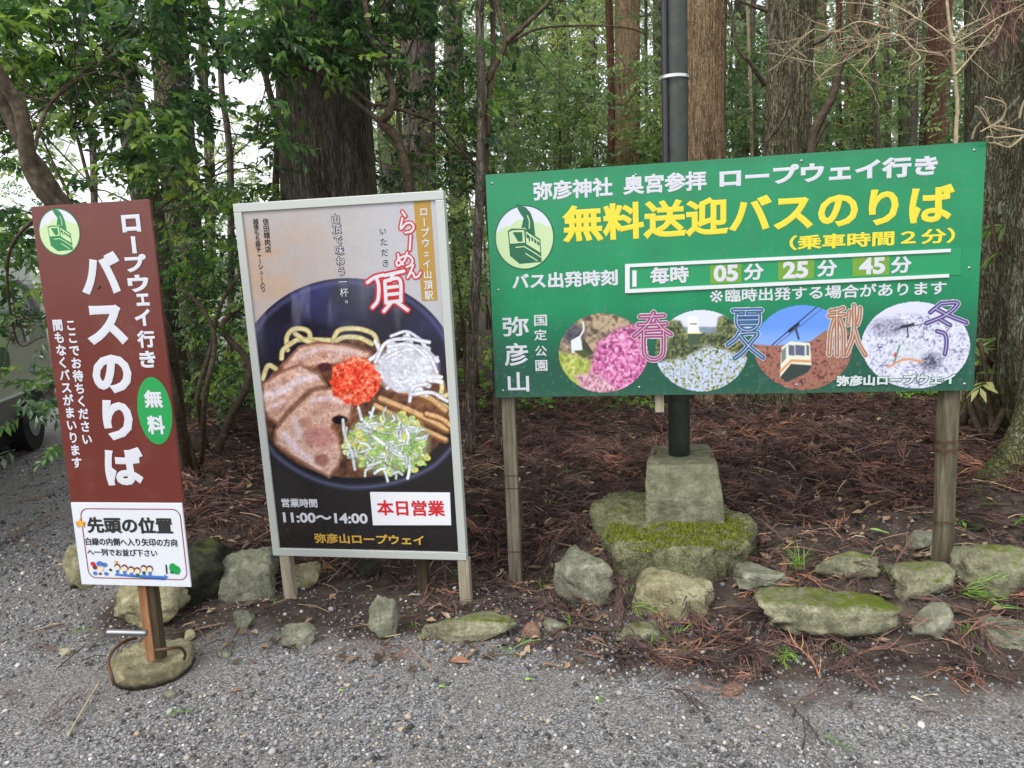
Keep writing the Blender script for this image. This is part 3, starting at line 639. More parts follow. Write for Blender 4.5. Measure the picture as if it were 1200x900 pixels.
SEASON = [('spring_letter', (176, 70, 130), [[(750, 371), (778, 370)], [(748, 380.5), (781, 379)], [(766, 366), (763, 373), (757, 382), (743, 394)], [(769, 376), (776, 385), (786, 392)], [(754.5, 387), (777, 386)], [(754.5, 393.5), (777, 393)], [(754.5, 387), (754.5, 410), (757.5, 418), (766, 421.5), (774.5, 418), (777.5, 410), (777.5, 386)]]),
 ('summer_letter', (44, 100, 160), [[(859, 364), (892, 363.5)], [(874, 364), (873, 369)], [(864, 368), (864, 379), (869, 385.5), (876, 387.5), (884, 385), (889, 378), (889, 367.5)], [(864, 370), (889, 369.5)], [(865, 375), (888, 374.5)], [(867, 380.5), (887, 380)], [(869, 387), (862, 397), (853, 404)], [(866, 391), (887, 390), (881, 400), (871, 412), (861, 420)], [(866, 392), (878, 406), (894, 419)]]),
 ('autumn_letter', (186, 128, 88), [[(988, 361), (981, 363.5), (973, 364.5)], [(971, 370.5), (989, 369)], [(980.5, 363), (980.5, 416)], [(978, 373), (973.5, 388), (971.5, 415)], [(983.5, 373), (988, 388), (988.5, 416)], [(1000.5, 358), (1000.5, 386), (997.5, 400), (991.5, 415)], [(1001, 386), (1006, 402), (1014, 416)], [(995, 365), (993.5, 380)], [(1007.5, 361), (1007, 371), (1004.5, 380)]]),
 ('winter_letter', (92, 70, 156), [[(1103, 355.5), (1090, 366)], [(1103, 355.5), (1122, 355.5), (1108, 369), (1085, 379)], [(1097, 362), (1112, 370), (1132, 378)], [(1102, 374.5), (1113, 381)], [(1098, 388), (1107, 391.5), (1109, 402), (1107, 415)]])]
def stroke_letters(nm, s, col, strokes, w_out, w_mid, w_in, parent, y, outer=(206, 208, 214), inner=(206, 208, 214)):
    A = np.concatenate([np.array(q) for q in strokes]); b = (A[:, 0].min() - 5, A[:, 1].min() - 5, A[:, 0].max() + 5, A[:, 1].max() + 5)
    def paint(p):
        d = seg_sd(p.X, p.Y, strokes); p.C[:] = np.array(outer) / 255.; p.mixin(np.clip((w_mid - d) / .7 + .5, 0, 1), np.array(col) / 255.); p.mixin(np.clip((w_in - d) / .6 + .5, 0, 1), np.array(inner) / 255.)
    return masked_print(nm, s, b, .0021, lambda X, Y: w_out - seg_sd(X, Y, strokes), paint, y, parent, PRINT)
for nm, c, st in SEASON: stroke_letters(nm, GS, tuple(.82 * q for q in c), st, 3.35, 2.75, .4, gs, -.0026)

# ------------------------------------------------------------------ sign 2: ramen poster in an aluminium frame
PS = Sign((-1.380, 3.728, 2.159), 1.107, 1.905, -.172, -.034, .0)
ps = empty('framed_ramen_poster', 'tall framed poster of a ramen bowl standing between the brown and the green signs', 'poster', mtx=PS.M)
z0, z1 = PS.z0, PS.z1; fw = .043
for nm, b in (('frame_rail', (0, PS.w, z1 - fw, z1)), ('frame_rail', (0, PS.w, z0, z0 + fw)), ('frame_stile', (0, fw, z0 + fw + .001, z1 - fw - .001)), ('frame_stile', (PS.w - fw, PS.w, z0 + fw + .001, z1 - fw - .001))):
    mb = MB(); mb.box(b[0], b[1], -.012, .035, b[2], b[3]); bevel(mb.build(nm, ALU, ps), .003, 2)
mb = MB(); mb.box(fw - .004, PS.w - fw + .004, .0005, .01, z0 + fw - .004, z1 - fw + .004); mb.build('backing_board', mat('backing', rgb(90, 88, 84), .6), ps)
def ramen(p):
    X, Y = p.X, p.Y
    bgc = np.array([172, 166, 166.]) / 255; p.C[:] = bgc
    p.mixin(sst(.35, .75, n2(X, Y * 2.2, .02, 51, 3)) * sst(430, 300, X), np.array([184, 158, 140]) / 255)
    p.mixin(sst(380, 470, X) * .6, np.array([182, 184, 194]) / 255)
    p.mixin(sst(470, 520, Y), np.array([32, 29, 30]) / 255)
    # dark table under bowl
    p.fill(p.poly([(270, 480), (560, 480), (560, 670), (270, 670)], 20), (34, 31, 32))
    p.fill((n2(X, Y, .6, 52, 2) > .72) * sst(560, 600, Y) * .5, (66, 62, 64))
    # bowl
    m = p.ell(408, 447, 131, 121, 1.2, .03); sd = p.sd.copy()
    p.fill(m, (33, 32, 46)); blue = sst(.38, .7, n2(X, Y * 1.6, .022, 53, 3)) * sst(420, 340, Y)
    p.mixin(m * blue * .8, np.array([58, 60, 112]) / 255); p.mixin(m * sst(390, 330, Y) * sst(60, 0, np.abs(X - 425)) * (.25 + .5 * n2(X * 1.6, Y * .5, .05, 54)), np.array([128, 132, 152]) / 255)
    p.mixin(m * sst(5, 0, np.abs(sd - 5)) * .5, np.array([96, 98, 150]) / 255)
    p.mixin(m * sst(470, 540, Y), np.array([26, 25, 34]) / 255)
    for k, (w, c) in enumerate(((7, (52, 54, 72)), (2, (84, 88, 112)))): p.fill(p.stroke([(300, 500), (325, 535), (365, 560), (410, 571), (460, 566), (505, 548), (532, 522)], w, 2), c)
    # soup
    m = p.ell(417, 478, 113, 82, 2); speck(p, m, .16, 55, [(48, 30, 26), (96, 62, 44), (140, 96, 66)], 3)
    # noodles
    for pts in ([(337, 410), (336, 396), (342, 387), (352, 385), (362, 389), (363, 401), (358, 418)], [(330, 420), (332, 410), (345, 400), (352, 398), (370, 398), (390, 399)], [(390, 400), (396, 388), (408, 385), (424, 386), (438, 392), (443, 404)], [(394, 399), (405, 395), (422, 396), (436, 403)],
                [(308, 444), (312, 432), (316, 428), (323, 432)], [(500, 440), (512, 440), (518, 452), (516, 464)], [(346, 391), (358, 399), (372, 402)], [(515, 465), (528, 462)], [(508, 470), (524, 478), (530, 490)]):
        p.fill(p.stroke(pts, 6.2, 1), (136, 116, 72)); p.fill(p.stroke(pts, 4.6, 1.2), (206, 194, 146))
    # pork slices
    def pork(pts, seed, fat):
        m = p.poly(pts, 2.5); sd = p.sd.copy(); speck(p, m, .09, seed, [(164, 118, 104), (196, 154, 138), (214, 178, 164), (200, 160, 144)], 4)
        p.mixin(m * sst(.5, .7, n2(X, Y, .55, seed + 2, 3)) * .45, np.array([136, 88, 76]) / 255); p.mixin(m * sst(.52, .7, n2(X * .6, Y, .35, seed + 4, 3)) * .4, np.array([220, 190, 176]) / 255)
        for f in fat: p.mixin(p.stroke(f[0], f[1] * .8, 6) * m * (.65 + .4 * n2(X, Y, .2, seed + 6)), np.array([224, 208, 216]) / 255)
        p.mixin(m * sst(4, 0, sd) * .9, np.array([110, 66, 50]) / 255); p.mixin(m * sst(3, 0, np.abs(sd - 5.5)) * .5, np.array([216, 176, 152]) / 255)
    pork([(330, 428), (350, 406), (372, 400), (410, 404), (434, 412), (436, 420), (410, 424), (388, 428), (360, 432), (330, 442)], 61, [([(345, 420), (380, 408), (420, 414)], 4)])
    pork([(306, 450), (330, 434), (352, 426), (374, 438), (384, 452), (362, 458), (350, 470), (338, 482), (326, 498), (312, 488), (306, 470)], 62, [([(310, 464), (335, 456), (350, 446), (372, 440)], 12), ([(312, 480), (330, 470)], 5)])
    pork([(352, 470), (368, 456), (390, 454), (408, 460), (414, 476), (410, 494), (398, 488), (390, 500), (398, 512), (402, 530), (398, 545), (386, 560), (368, 550), (340, 534), (322, 520), (322, 504), (336, 486)], 63, [([(335, 510), (350, 530), (372, 546)], 12), ([(345, 490), (352, 512)], 7), ([(365, 470), (385, 466), (402, 470)], 6)])
    p.fill(p.ell(377, 539, 9, 7, 3) * .8, (140, 92, 80)); p.mixin(p.ell(374, 512, 18, 13, 8) * .7, np.array([178, 116, 112]) / 255); p.fill(p.ell(398, 492, 9, 5, 2), (22, 14, 14)); p.fill(p.ell(358, 495, 8, 7, 3) * .5, (160, 110, 90))
    p.fill(p.ell(381, 430, 9, 5, 2), (80, 40, 46))
    # menma strips
    for pts, w in (([(446, 468), (480, 482), (505, 494), (524, 504)], 9), ([(440, 476), (470, 492), (500, 506), (522, 516)], 8), ([(468, 458), (500, 466), (522, 482)], 9), ([(500, 486), (518, 492), (528, 500)], 8)):
        p.fill(p.stroke(pts, w, 1.5), (124, 80, 48)); p.fill(p.stroke([(a, b - 1.5) for a, b in pts], w - 3.5, 2), (206, 166, 120))
    # white leek slivers, top right
    r = np.random.default_rng(5)
    p.mixin(p.ell(476, 432, 36, 26, 9) * .95, np.array([210, 207, 220]) / 255)
    for k in range(80):
        a = r.uniform(0, 6.28); cx, cy = r.normal(476, 15), r.normal(428, 13); l = r.uniform(9, 20); b = r.uniform(-9, 9)
        pts = [(cx - math.cos(a) * l, cy - math.sin(a) * l * .7), (cx - math.sin(a) * b, cy + math.cos(a) * b), (cx + math.cos(a) * l, cy + math.sin(a) * l * .7)]
        q = r.uniform(200, 240); w = r.uniform(2.6, 5.2); p.fill(p.stroke(pts, w + 1.4, 2) * .22, (150, 146, 160)); p.fill(p.stroke(pts, w, 1), (q - 8, q - 6, q + 6))
    for pts in ([(440, 424), (452, 402), (475, 397), (503, 401)], [(452, 420), (475, 410), (500, 413), (512, 436)], [(480, 470), (484, 454), (500, 450)], [(455, 406), (480, 404), (500, 418)], [(483, 462), (505, 460), (524, 470)]):
        p.fill(p.stroke(pts, 4.8, 1), (150, 146, 160)); p.fill(p.stroke(pts, 3.4, 1), (222, 222, 234))
    # chilli heap
    rr = n2(X, Y, .25, 71, 3); m = np.clip((1 - np.hypot((X - 416) / 31, (Y - 447) / 29)) * 12 + (rr - .5) * 6, 0, 1)
    speck(p, m, .55, 72, [(140, 24, 18), (206, 52, 34), (226, 80, 50), (240, 130, 96), (244, 190, 170)], 2)
    # green and white leek heap
    p.mixin(p.ell(455, 520, 48, 36, 8) * .8, np.array([150, 166, 120]) / 255)
    for k in range(330):
        a = r.uniform(0, 6.28); cx, cy = 455 + r.normal(0, 25), 520 + r.normal(0, 18)
        if math.hypot((cx - 455) / 52, (cy - 520) / 38) > 1: continue
        t = r.random()
        if t < .3:
            c = [(150, 186, 84), (186, 210, 120), (206, 216, 150), (206, 200, 84)][r.integers(4)]; q = r.uniform(3, 6)
            p.fill(p.ell(cx, cy, q, q * .7, 1, a), c); p.fill(p.ell(cx, cy, q * .55, q * .35, 1, a), (214, 222, 180)); p.fill(p.ell(cx, cy, q * .25, q * .15, 1, a), (120, 150, 70))
        else:
            l = r.uniform(3, 9); b = r.uniform(-3, 3); q = r.uniform(190, 240); w = r.uniform(1.6, 3.4)
            pts = [(cx - math.cos(a) * l, cy - math.sin(a) * l), (cx - math.sin(a) * b, cy + math.cos(a) * b), (cx + math.cos(a) * l, cy + math.sin(a) * l)]
            p.fill(p.stroke(pts, w + 1.4, 1) * .45, (90, 104, 84)); p.fill(p.stroke(pts, w, 1), (q - 8, q, q + 2) if t < .8 else (150, 190, 96))
    for pts in ([(402, 492), (404, 510), (412, 530), (416, 550)], [(420, 478), (424, 492)], [(438, 478), (434, 490)], [(432, 546), (446, 541)]):
        p.fill(p.stroke(pts, 4.6, 1) * .5, (96, 110, 96)); p.fill(p.stroke(pts, 3.2, 1) * .9, (220, 226, 232))
def ramen2(p):
    ramen(p); q = p.ell(412, 470, 122, 95, 10); g_ = (n2(p.X, p.Y, .5, 97, 3) - .5) * .3 + (n2(p.X, p.Y, .13, 98, 3) - .5) * .3; p.C *= 1 + (g_ * (.15 + .85 * q))[:, None]; p.C += ((n2(p.X, p.Y, .8, 99, 2) > .76) * .12 * q)[:, None]; st = sst(.5, .8, n2(p.X * 1.5, p.Y * .5, .05, 96, 3)) * sst(430, 380, p.Y) * sst(316, 340, p.Y); p.mixin(st * .35, np.array([170, 172, 186]) / 255)
grid_print('poster_print', PS, fw - .002, PS.w - fw + .002, z0 + fw - .002, z1 - fw + .002, .0036, ramen2, -.0005, ps, vcol_mat('poster_film', .22))
mb = MB(); flat_poly(mb, [PS.uv(*q) for q in ((484.5, 235.5), (504.5, 234), (513, 352), (494.5, 353))], -.0012); mb.build('gold_strip', mat('dark_gold_film', rgb(170, 134, 56), .4), ps)
lettering(ps, WHITE, [('C', 'ロープウェイ山頂駅', .02, (496.6, 248), (502.8, 346), 10.5)], PS, y=-.0018)
def z3(L_): return [[(260 + x / 3.913, 220 + y / 3.913) for x, y in q] for q in L_]
RA = [[(828, 110), (842, 130)], [(828, 140), (821, 188), (845, 164), (868, 162), (880, 180), (868, 200), (842, 206)], [(866, 220), (862, 284)], [(808, 304), (814, 330), (832, 352)], [(850, 298), (838, 332), (810, 358), (802, 340), (825, 318), (855, 312), (874, 330), (868, 352), (848, 364)], [(878, 354), (866, 384), (852, 412), (868, 390), (879, 394), (884, 410), (900, 407), (912, 388)]]
stroke_letters('title_letter', PS, (188, 30, 42), z3(RA), 2.7, 2.7, 1.25, ps, -.0026, outer=(188, 30, 42))
CHO = [[(668, 434), (700, 412), (740, 400)], [(708, 410), (720, 450), (716, 515), (692, 548)], [(748, 402), (835, 382)], [(788, 394), (772, 424)], [(748, 428), (754, 528)], [(748, 428), (815, 420), (822, 520)], [(760, 458), (806, 452)], [(762, 490), (808, 485)], [(754, 526), (822, 518)], [(774, 530), (744, 566)], [(802, 524), (852, 560)]]
stroke_letters('title_letter', PS, (188, 30, 42), z3(CHO), 4.0, 4.0, 2.05, ps, -.0026, outer=(188, 30, 42))
for mt, k, yy in ((WHITE, .06, -.0018), (INK, .015, -.0026)): lettering(ps, mt, [('C', 'いただき', k, (448.6, 270.6), (451.7, 308), 9)], PS, y=yy)
for mt, k, yy in ((INK, .07, -.0018), (WHITE, .0, -.0028)): lettering(ps, mt, [('C', '山頂で味わう一杯。', k, (393.4, 256.3), (405, 355), 10.5)], PS, y=yy)
lettering(ps, INK, [('C', '信田精肉店', .012, (311.5, 259.6), (314.4, 292), 7.5), ('C', '越後もち豚チャーシュー入り', .012, (299.8, 259.6), (308.4, 338.8), 6.6)], PS)
lettering(ps, WHITE, [('L', '営業時間', .03, (330, 589), (372, 589.6), 10.5), ('L', '11:00～14:00', .035, (332, 606.5), (431, 607.3), 12)], PS)
slab(ps, PS, [(434, 576.4), (527.5, 577), (529, 615), (437.5, 615)], -.006, -.001, mat('white_card', rgb(224, 226, 232), .4), 'opening_card')
lettering(ps, REDINK, [('L', '本日営業', .03, (442, 594.4), (522, 595.2), 18.5)], PS, y=-.007)
lettering(ps, GOLD, [('L', '弥彦山ロープウェイ', .03, (369, 631.5), (497, 632.2), 12)], PS)
for px, w in ((335, .06), (543, .06)):
    u = PS.uv(px, 665)[0]; mb = MB(); mb.box(u - w / 2, u + w / 2, -.006, .05, -.12, z0 - .001); bevel(mb.build('leg', WOOD_PALE, ps), .004)
u = PS.uv(486, 660)[0]; mb = MB(); mb.box(u - .03, u + .03, .10, .15, -.1, z0 + .5); mb.build('rear_prop', WOOD_DARK, ps)

# ------------------------------------------------------------------ sign 3: brown signboard with white placard
RS = Sign((-1.948, 3.008, 2.098), .5355, 1.636, -.153, .002, .0)
rs = empty('brown_bus_stop_sign', 'tall brown signboard with white lettering and a white placard, on a round stone base', 'signboard', mtx=RS.M)
z0, z1 = RS.z0, RS.z1; zb = RS.uv(150, 592)[1]
BROWN = panel_mat('brown_board_film', rgb(100, 42, 34), rgb(150, 104, 92), .15)
mb = MB(); nu = 12; us = np.linspace(0, RS.w, nu)
mb.box(0, RS.w, 0, .012, zb, z1); bevel(mb.build('board_panel', BROWN, rs), .002)
mb = MB(); mb.box(.004, RS.w - .004, -.006, .002, z0, zb + .012); PLAC = panel_mat('white_placard_film', rgb(208, 212, 220), rgb(168, 160, 140), .35); bevel(mb.build('placard', PLAC, rs), .002)
mb = MB(); mb.box(.03, .06, .0125, .035, z0 + .1, z1 - .03); mb.box(RS.w - .06, RS.w - .03, .0125, .035, z0 + .1, z1 - .03); mb.build('rear_batten', WOOD_DARK, rs)
lettering(rs, WHITE, [('B', 'ロ', .05, (143, 251.5, 165, 272)), ('B', 'ー', .04, (154.5, 277, 160, 297), True), ('B', 'プ', .05, (147, 298, 172, 319)), ('B', 'ウ', .05, (150, 322, 175, 342.5)), ('B', 'ェ', .04, (160, 344, 175.5, 358.5)), ('B', 'イ', .05, (158, 362, 177, 382)),
    ('B', '行', .04, (161, 387, 182, 407.5)), ('B', 'き', .04, (164, 411, 183, 431)),
    ('B', 'バ', .05, (94, 295, 142, 345)), ('B', 'ス', .05, (101, 357.5, 149, 404.5)), ('B', 'の', .05, (108.5, 415.5, 154.5, 461)), ('B', 'り', .05, (121, 468.5, 156, 516)), ('B', 'ば', .05, (123, 524, 169, 569)),
    ('C', 'ここでお待ちください', .035, (83.5, 381), (102.3, 514.6), 12.5), ('C', '間もなくバスがまいります', .035, (68, 381), (90.5, 542), 12.5)], RS)
ue, ve = RS.uv(181.5, 481.5); ru = (RS.uv(201.5, 481)[0] - RS.uv(161.5, 481)[0]) / 2; rv = (RS.uv(181, 442)[1] - RS.uv(182, 521)[1]) / 2
mb = MB(); flat_poly(mb, ring_pts(ue, ve, ru, rv, 44), -.0012); mb.build('green_oval', BRIGHTG, rs)
lettering(rs, WHITE, [('B', '無', .04, (169, 457, 191, 478)), ('B', '料', .04, (173, 487, 193.5, 509))], RS)
ue, ve = RS.uv(70, 272); ru = (RS.uv(93.5, 272)[0] - RS.uv(46.5, 272)[0]) / 2; rv = (RS.uv(70, 245)[1] - RS.uv(70, 299)[1]) / 2
emblem(RS, rs, ue, ve, ru, rv, -.0012, mat('emblem_green', rgb(16, 122, 66), .4))
u, v = RS.uv(115.5, 336); mb = MB(); mb.tube(np.array([(u, -.006, v), (u, -.0005, v)]), [.006, .009], 12); mb.build('screw', WIRE, rs)
lettering(rs, INK, [('L', '先頭の位置', .035, (103, 613.5), (203.5, 616.5), 19.5), ('L', '白線の内側へ入り矢印の方向', .025, (101.5, 632.3), (209, 636.6), 9.3), ('L', 'へ一列でお並び下さい', .025, (103.5, 645.3), (185.5, 648.4), 8.6)], RS, y=-.0078)
c = [RS.uv(*q) for q in ((95, 595.5), (212, 600), (216.5, 684.5), (103, 676))]
u0, u1, v1, v0 = c[0][0], c[1][0], c[0][1], c[3][1]; rr = .035; pts = []
for cx, cy, a0 in ((u1 - rr, v1 - rr, 0), (u0 + rr, v1 - rr, 90), (u0 + rr, v0 + rr, 180), (u1 - rr, v0 + rr, 270)):
    pts += [(cx + rr * math.cos(R(a0 + t)), cy + rr * math.sin(R(a0 + t))) for t in range(0, 91, 15)]
mb = MB(); flat_stroke(mb, pts + pts[:2], .0042, -.0072); mb.build('placard_border', MAROON, rs)
def blob(px, py, r, matl, name, squash=1, y=-.0084):
    u, v = RS.uv(px, py); k = RS.uv(px + r, py)[0] - u; mb = MB(); flat_poly(mb, ring_pts(u, v, k, k * squash, 14), y); mb.build(name, matl, rs)
def star(px, py, r, name='star'):
    u, v = RS.uv(px, py); k = RS.uv(px + r, py)[0] - u
    mb = MB(); flat_poly(mb, [(u + k * (1 if i % 2 == 0 else .42) * math.sin(i * math.pi / 5), v + k * (1 if i % 2 == 0 else .42) * math.cos(i * math.pi / 5)) for i in range(10)], -.009); mb.build(name, ORANGE, rs)
star(96, 612.3, 6); star(137.5, 657.5, 2.2)
for (px, py) in ((139, 664), (147.5, 665), (155.5, 667), (162.5, 668), (170, 665.5), (177, 666)):
    blob(px, py + 5, 1.9, BLUEINK if int(px) % 2 else DKGREEN, 'drawn_body', 1.3); blob(px, py - .8, 3.5, HAIR, 'drawn_hair', 1, -.0088); blob(px, py + .4, 2.9, SKIN, 'drawn_face', .9, -.0092)
mb = MB(); flat_poly(mb, [RS.uv(*q) for q in ((136, 671.5), (194, 674.2), (194, 672), (198.5, 675.3), (193.8, 679), (193.8, 676.8), (136, 673.6))], -.0080); mb.build('arrow', BLUEINK, rs)
blob(204, 665, 4.4, BRIGHTG, 'drawn_hill', 1.3); blob(208, 667, 4.6, BRIGHTG, 'drawn_hill', 1.1, -.0086); blob(203, 670, 2.5, DKGREEN, 'drawn_hill', .5, -.009)
for (px, py, r_, mm_) in ((110.5, 660, 3, REDINK), (113, 664, 3, HAIR), (118.5, 660, 4, BLUEINK), (124, 661, 3.2, BLUEINK), (119, 665, 4, SKIN), (113, 671, 2.6, BLUEINK), (119, 671.5, 1.8, HAIR), (126, 671.5, 2.6, BLUEINK), (131, 667, 1.8, INK)): blob(px, py, r_, mm_, 'drawn_bus', .8)
slab(rs, RS, [(195, 661), (196.6, 661), (197.6, 671.5), (196, 671.5)], -.0082, -.0070, INK, 'drawn_signpost')
# post, stone base (own thing)
us = RS.uv(172, 725)[0]
us -= .012
mb = MB(); mb.box(us - .026, us + .014, .0125, .05, .10, z0 + .25); bevel(mb.build('post', WOOD_RED, rs), .003)
mb = MB(); mb.box(us + .0145, us + .046, .022, .062, .10, z0 + .35); bevel(mb.build('post', WOOD_DARK, rs), .003)  # darker right side of the post, as its own box

# ------------------------------------------------------------------ stones
def stone_mat(name, a, b, c, moss, amt, scale=1.0, agg=False):
    m = mat(name, rough=.88, spec=.25); v = coords(m)
    f = noise(m, v, 9 * scale, 8, .72); f2 = noise(m, v, 60 * scale, 4, .7); f3 = noise(m, v, 5.0 * scale, 8, .75)
    col = ramp(m, f, [(.3, a), (.5, b), (.7, c)]).outputs[0]
    col = mixc(m, ramp(m, f2, [(.3, (.45, .45, .45, 1)), (.62, (0, 0, 0, 1))]).outputs[0], col, a)
    col = mixc(m, ramp(m, noise(m, v, 17 * scale, 3, .5), [(.62, (0, 0, 0, 1)), (.72, (.4, .4, .4, 1))]).outputs[0], col, c)
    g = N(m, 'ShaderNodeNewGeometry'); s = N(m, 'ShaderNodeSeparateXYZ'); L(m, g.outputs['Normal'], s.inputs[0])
    q = N(m, 'ShaderNodeMath', operation='MULTIPLY_ADD'); L(m, s.outputs[2], q.inputs[0]); q.inputs[1].default_value = .32; L(m, f3, q.inputs[2])
    mf = ramp(m, q.outputs[0], [(.92 - amt, (0, 0, 0, 1)), (1.06 - amt, (1, 1, 1, 1))]).outputs[0]
    # dark brown patches broken up by noise
    # strongest on faces that point downward
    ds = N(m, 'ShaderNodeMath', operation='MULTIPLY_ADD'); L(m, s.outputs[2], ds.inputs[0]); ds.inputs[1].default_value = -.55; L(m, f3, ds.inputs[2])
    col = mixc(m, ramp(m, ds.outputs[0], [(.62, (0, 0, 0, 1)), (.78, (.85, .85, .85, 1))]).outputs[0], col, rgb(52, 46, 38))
    mossc = mixc(m, f2, moss, tuple(x * .55 for x in moss[:3]) + (1,))
    if agg:
        vg = N(m, 'ShaderNodeTexVoronoi'); vg.inputs['Scale'].default_value = 85; L(m, v, vg.inputs['Vector'])
        col = mixc(m, ramp(m, vg.outputs['Distance'], [(.0, (.7, .7, .7, 1)), (.42, (0, 0, 0, 1))]).outputs[0], mixc(m, .22, col, rgb(40, 40, 28)), rgb(206, 202, 168))
    L(m, mixc(m, mf, col, mossc), bsdf(m).inputs['Base Color'])
    h = bump(m, f, 1.0, .035); h = bump(m, f2, 1.0, .008, h); L(m, h, bsdf(m).inputs['Normal']); return m
MOSSG = rgb(106, 118, 40)
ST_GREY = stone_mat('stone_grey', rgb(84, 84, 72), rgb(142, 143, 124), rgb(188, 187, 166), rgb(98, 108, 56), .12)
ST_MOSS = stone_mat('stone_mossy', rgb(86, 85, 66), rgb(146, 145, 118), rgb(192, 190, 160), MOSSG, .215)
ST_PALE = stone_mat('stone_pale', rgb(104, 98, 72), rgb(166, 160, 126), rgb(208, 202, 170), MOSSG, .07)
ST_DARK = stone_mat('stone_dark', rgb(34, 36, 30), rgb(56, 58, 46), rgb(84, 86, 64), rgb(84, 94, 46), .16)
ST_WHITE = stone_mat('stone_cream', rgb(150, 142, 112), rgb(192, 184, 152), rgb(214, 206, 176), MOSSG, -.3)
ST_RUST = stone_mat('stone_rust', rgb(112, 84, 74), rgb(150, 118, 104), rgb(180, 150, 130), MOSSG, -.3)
_ico = {}
def ico(n):
    if n not in _ico:
        bm = bmesh.new(); bmesh.ops.create_icosphere(bm, subdivisions=n, radius=1); bm.verts.index_update()
        _ico[n] = (np.array([v.co[:] for v in bm.verts]), np.array([[v.index for v in f.verts] for f in bm.faces])); bm.free()
    return _ico[n]
def rock(name, label, px0, py0, px1, py1, material, d=None, seed=1, cat='stone', facets=11, sub=4, Y=None, rough=.05, group=None, roll=0.0, sq=None, sink=.18):
    cx = (px0 + px1) / 2
    f = hit(cx, py1) if Y is None else at(cx, py1, Y)
    w = (px1 - px0) * f[1] / FPX; hp = (py1 - py0) * f[1] / FPX
    d = d or w * .8; h = max(hp - d * .28, hp * .55)
    c = at(cx, (py0 + py1) / 2, f[1] + d * .42)
    V, F = ico(sub); r = np.random.default_rng(seed)
    nn = r.normal(size=(facets, 3)); nn /= np.linalg.norm(nn, axis=1)[:, None]; dd = r.uniform(.68, .95, facets)
    nn = np.concatenate([nn, [[0, 0, 1], [0, 0, -1], [0, -1, .15], [1, 0, 0], [-1, 0, 0]]]); dd = np.concatenate([dd, [.8, .9, .85, .9, .9]])
    q = V @ nn.T / dd; k = 16.0 if sq is None else sq
    rr = 1 / (np.sum(np.maximum(q, 0) ** k, axis=1) ** (1 / k) + 1e-6)
    P = V * rr[:, None]; P /= np.abs(P).max(0)
    P *= 1 + (fbm(P * 1.6 + seed * 3.1, 3, seed) - .5)[:, None] * .22 + (fbm(P * 4 + seed, 5, seed + 3) - .5)[:, None] * rough * 4.5 - np.clip(.06 - np.abs(fbm(P * 1.3 + seed * 2, 3, seed + 6) - .5), 0, 1)[:, None] * .9
    a = R(roll); P = np.stack([P[:, 0] * math.cos(a) - P[:, 2] * math.sin(a), P[:, 1], P[:, 0] * math.sin(a) + P[:, 2] * math.cos(a)], 1)
    P = P * np.array([w / 2, d / 2, h / 2 * (1 + sink)]); P[:, 2] -= h * sink / 2
    o = link(name, mesh_np(name, P, F, True), material); o.location = c; o.rotation_euler.z = r.uniform(-.12, .12)
    return tag(o, label, cat, group)
G1 = 'stones edging the soil bank'
rk = [
 ('pale mossy stone at left edge of brown sign placard', 74, 625, 112, 696, ST_PALE, .25, 3),
 ('low pale green stone face directly behind brown sign post', 132, 668, 218, 738, ST_PALE, .3, 5),
 ('dark mossy stone between placard and grey block stone', 188, 628, 266, 716, ST_DARK, .35, 7),
 ('squarish grey stone standing left of the ramen poster foot', 261, 634, 324, 703, ST_GREY, .26, 9),
 ('small half-buried grey stone below the squarish grey stone', 273, 710, 298, 741, ST_GREY, .08, 11),
 ('flat triangular grey green stone in gravel below ramen poster', 331, 724, 373, 761, ST_GREY, .1, 13),
 ('upright oblong grey stone below the poster opening hours', 430, 691, 468, 752, ST_GREY, .1, 15),
 ('long low mossy stone lying before left post of green board', 492, 714, 606, 756, ST_MOSS, .16, 17),
 ('yellowish stone tucked behind left leg of ramen poster', 340, 656, 376, 692, ST_PALE, .12, 19),
 ('dark mossy stone under the bottom rail of ramen poster', 417, 652, 448, 678, ST_DARK, .12, 21),
 ('tall grey boulder left of the mossy concrete slab', 648, 635, 719, 713, ST_GREY, .28, 23),
 ('large pale flat-faced block under the mossy slab front', 738, 657, 842, 743, ST_PALE, .34, 25),
 ('pale grey stone right of the mossy slab', 853, 653, 922, 702, ST_GREY, .22, 27),
 ('long lumpy grey green boulder with one green leaf on it', 878, 680, 1046, 758, ST_MOSS, .3, 29),
 ('mossy topped stone behind the long lumpy boulder', 950, 638, 1028, 690, ST_MOSS, .24, 31),
 ('rounded mossy stone just left of right post of green board', 1046, 650, 1119, 707, ST_MOSS, .24, 33),
 ('wedge shaped stone in front of the right post of green board', 1067, 696, 1122, 757, ST_GREY, .18, 35),
 ('large mossy boulder at right edge beside the post', 1128, 626, 1215, 712, ST_MOSS, .34, 37),
 ('smooth grey stone at lower right edge of the stone row', 1144, 714, 1236, 768, ST_GREY, .3, 39),
 ('low mossy stone half buried in front of pale block', 720, 728, 778, 758, ST_MOSS, .12, 45),
]
for i, (lb, a, b, c, d_, mt, dd, sd) in enumerate(rk):
    sq = 14 if sd in (9, 25) else None
    rock('stone', lb, a, b, c, d_, mt, dd, sd, group=G1, sq=sq, rough=.085, facets=7 if sq else 11, roll={29: -4, 17: -5, 15: -14}.get(sd, 0))
G2 = 'small loose stones'
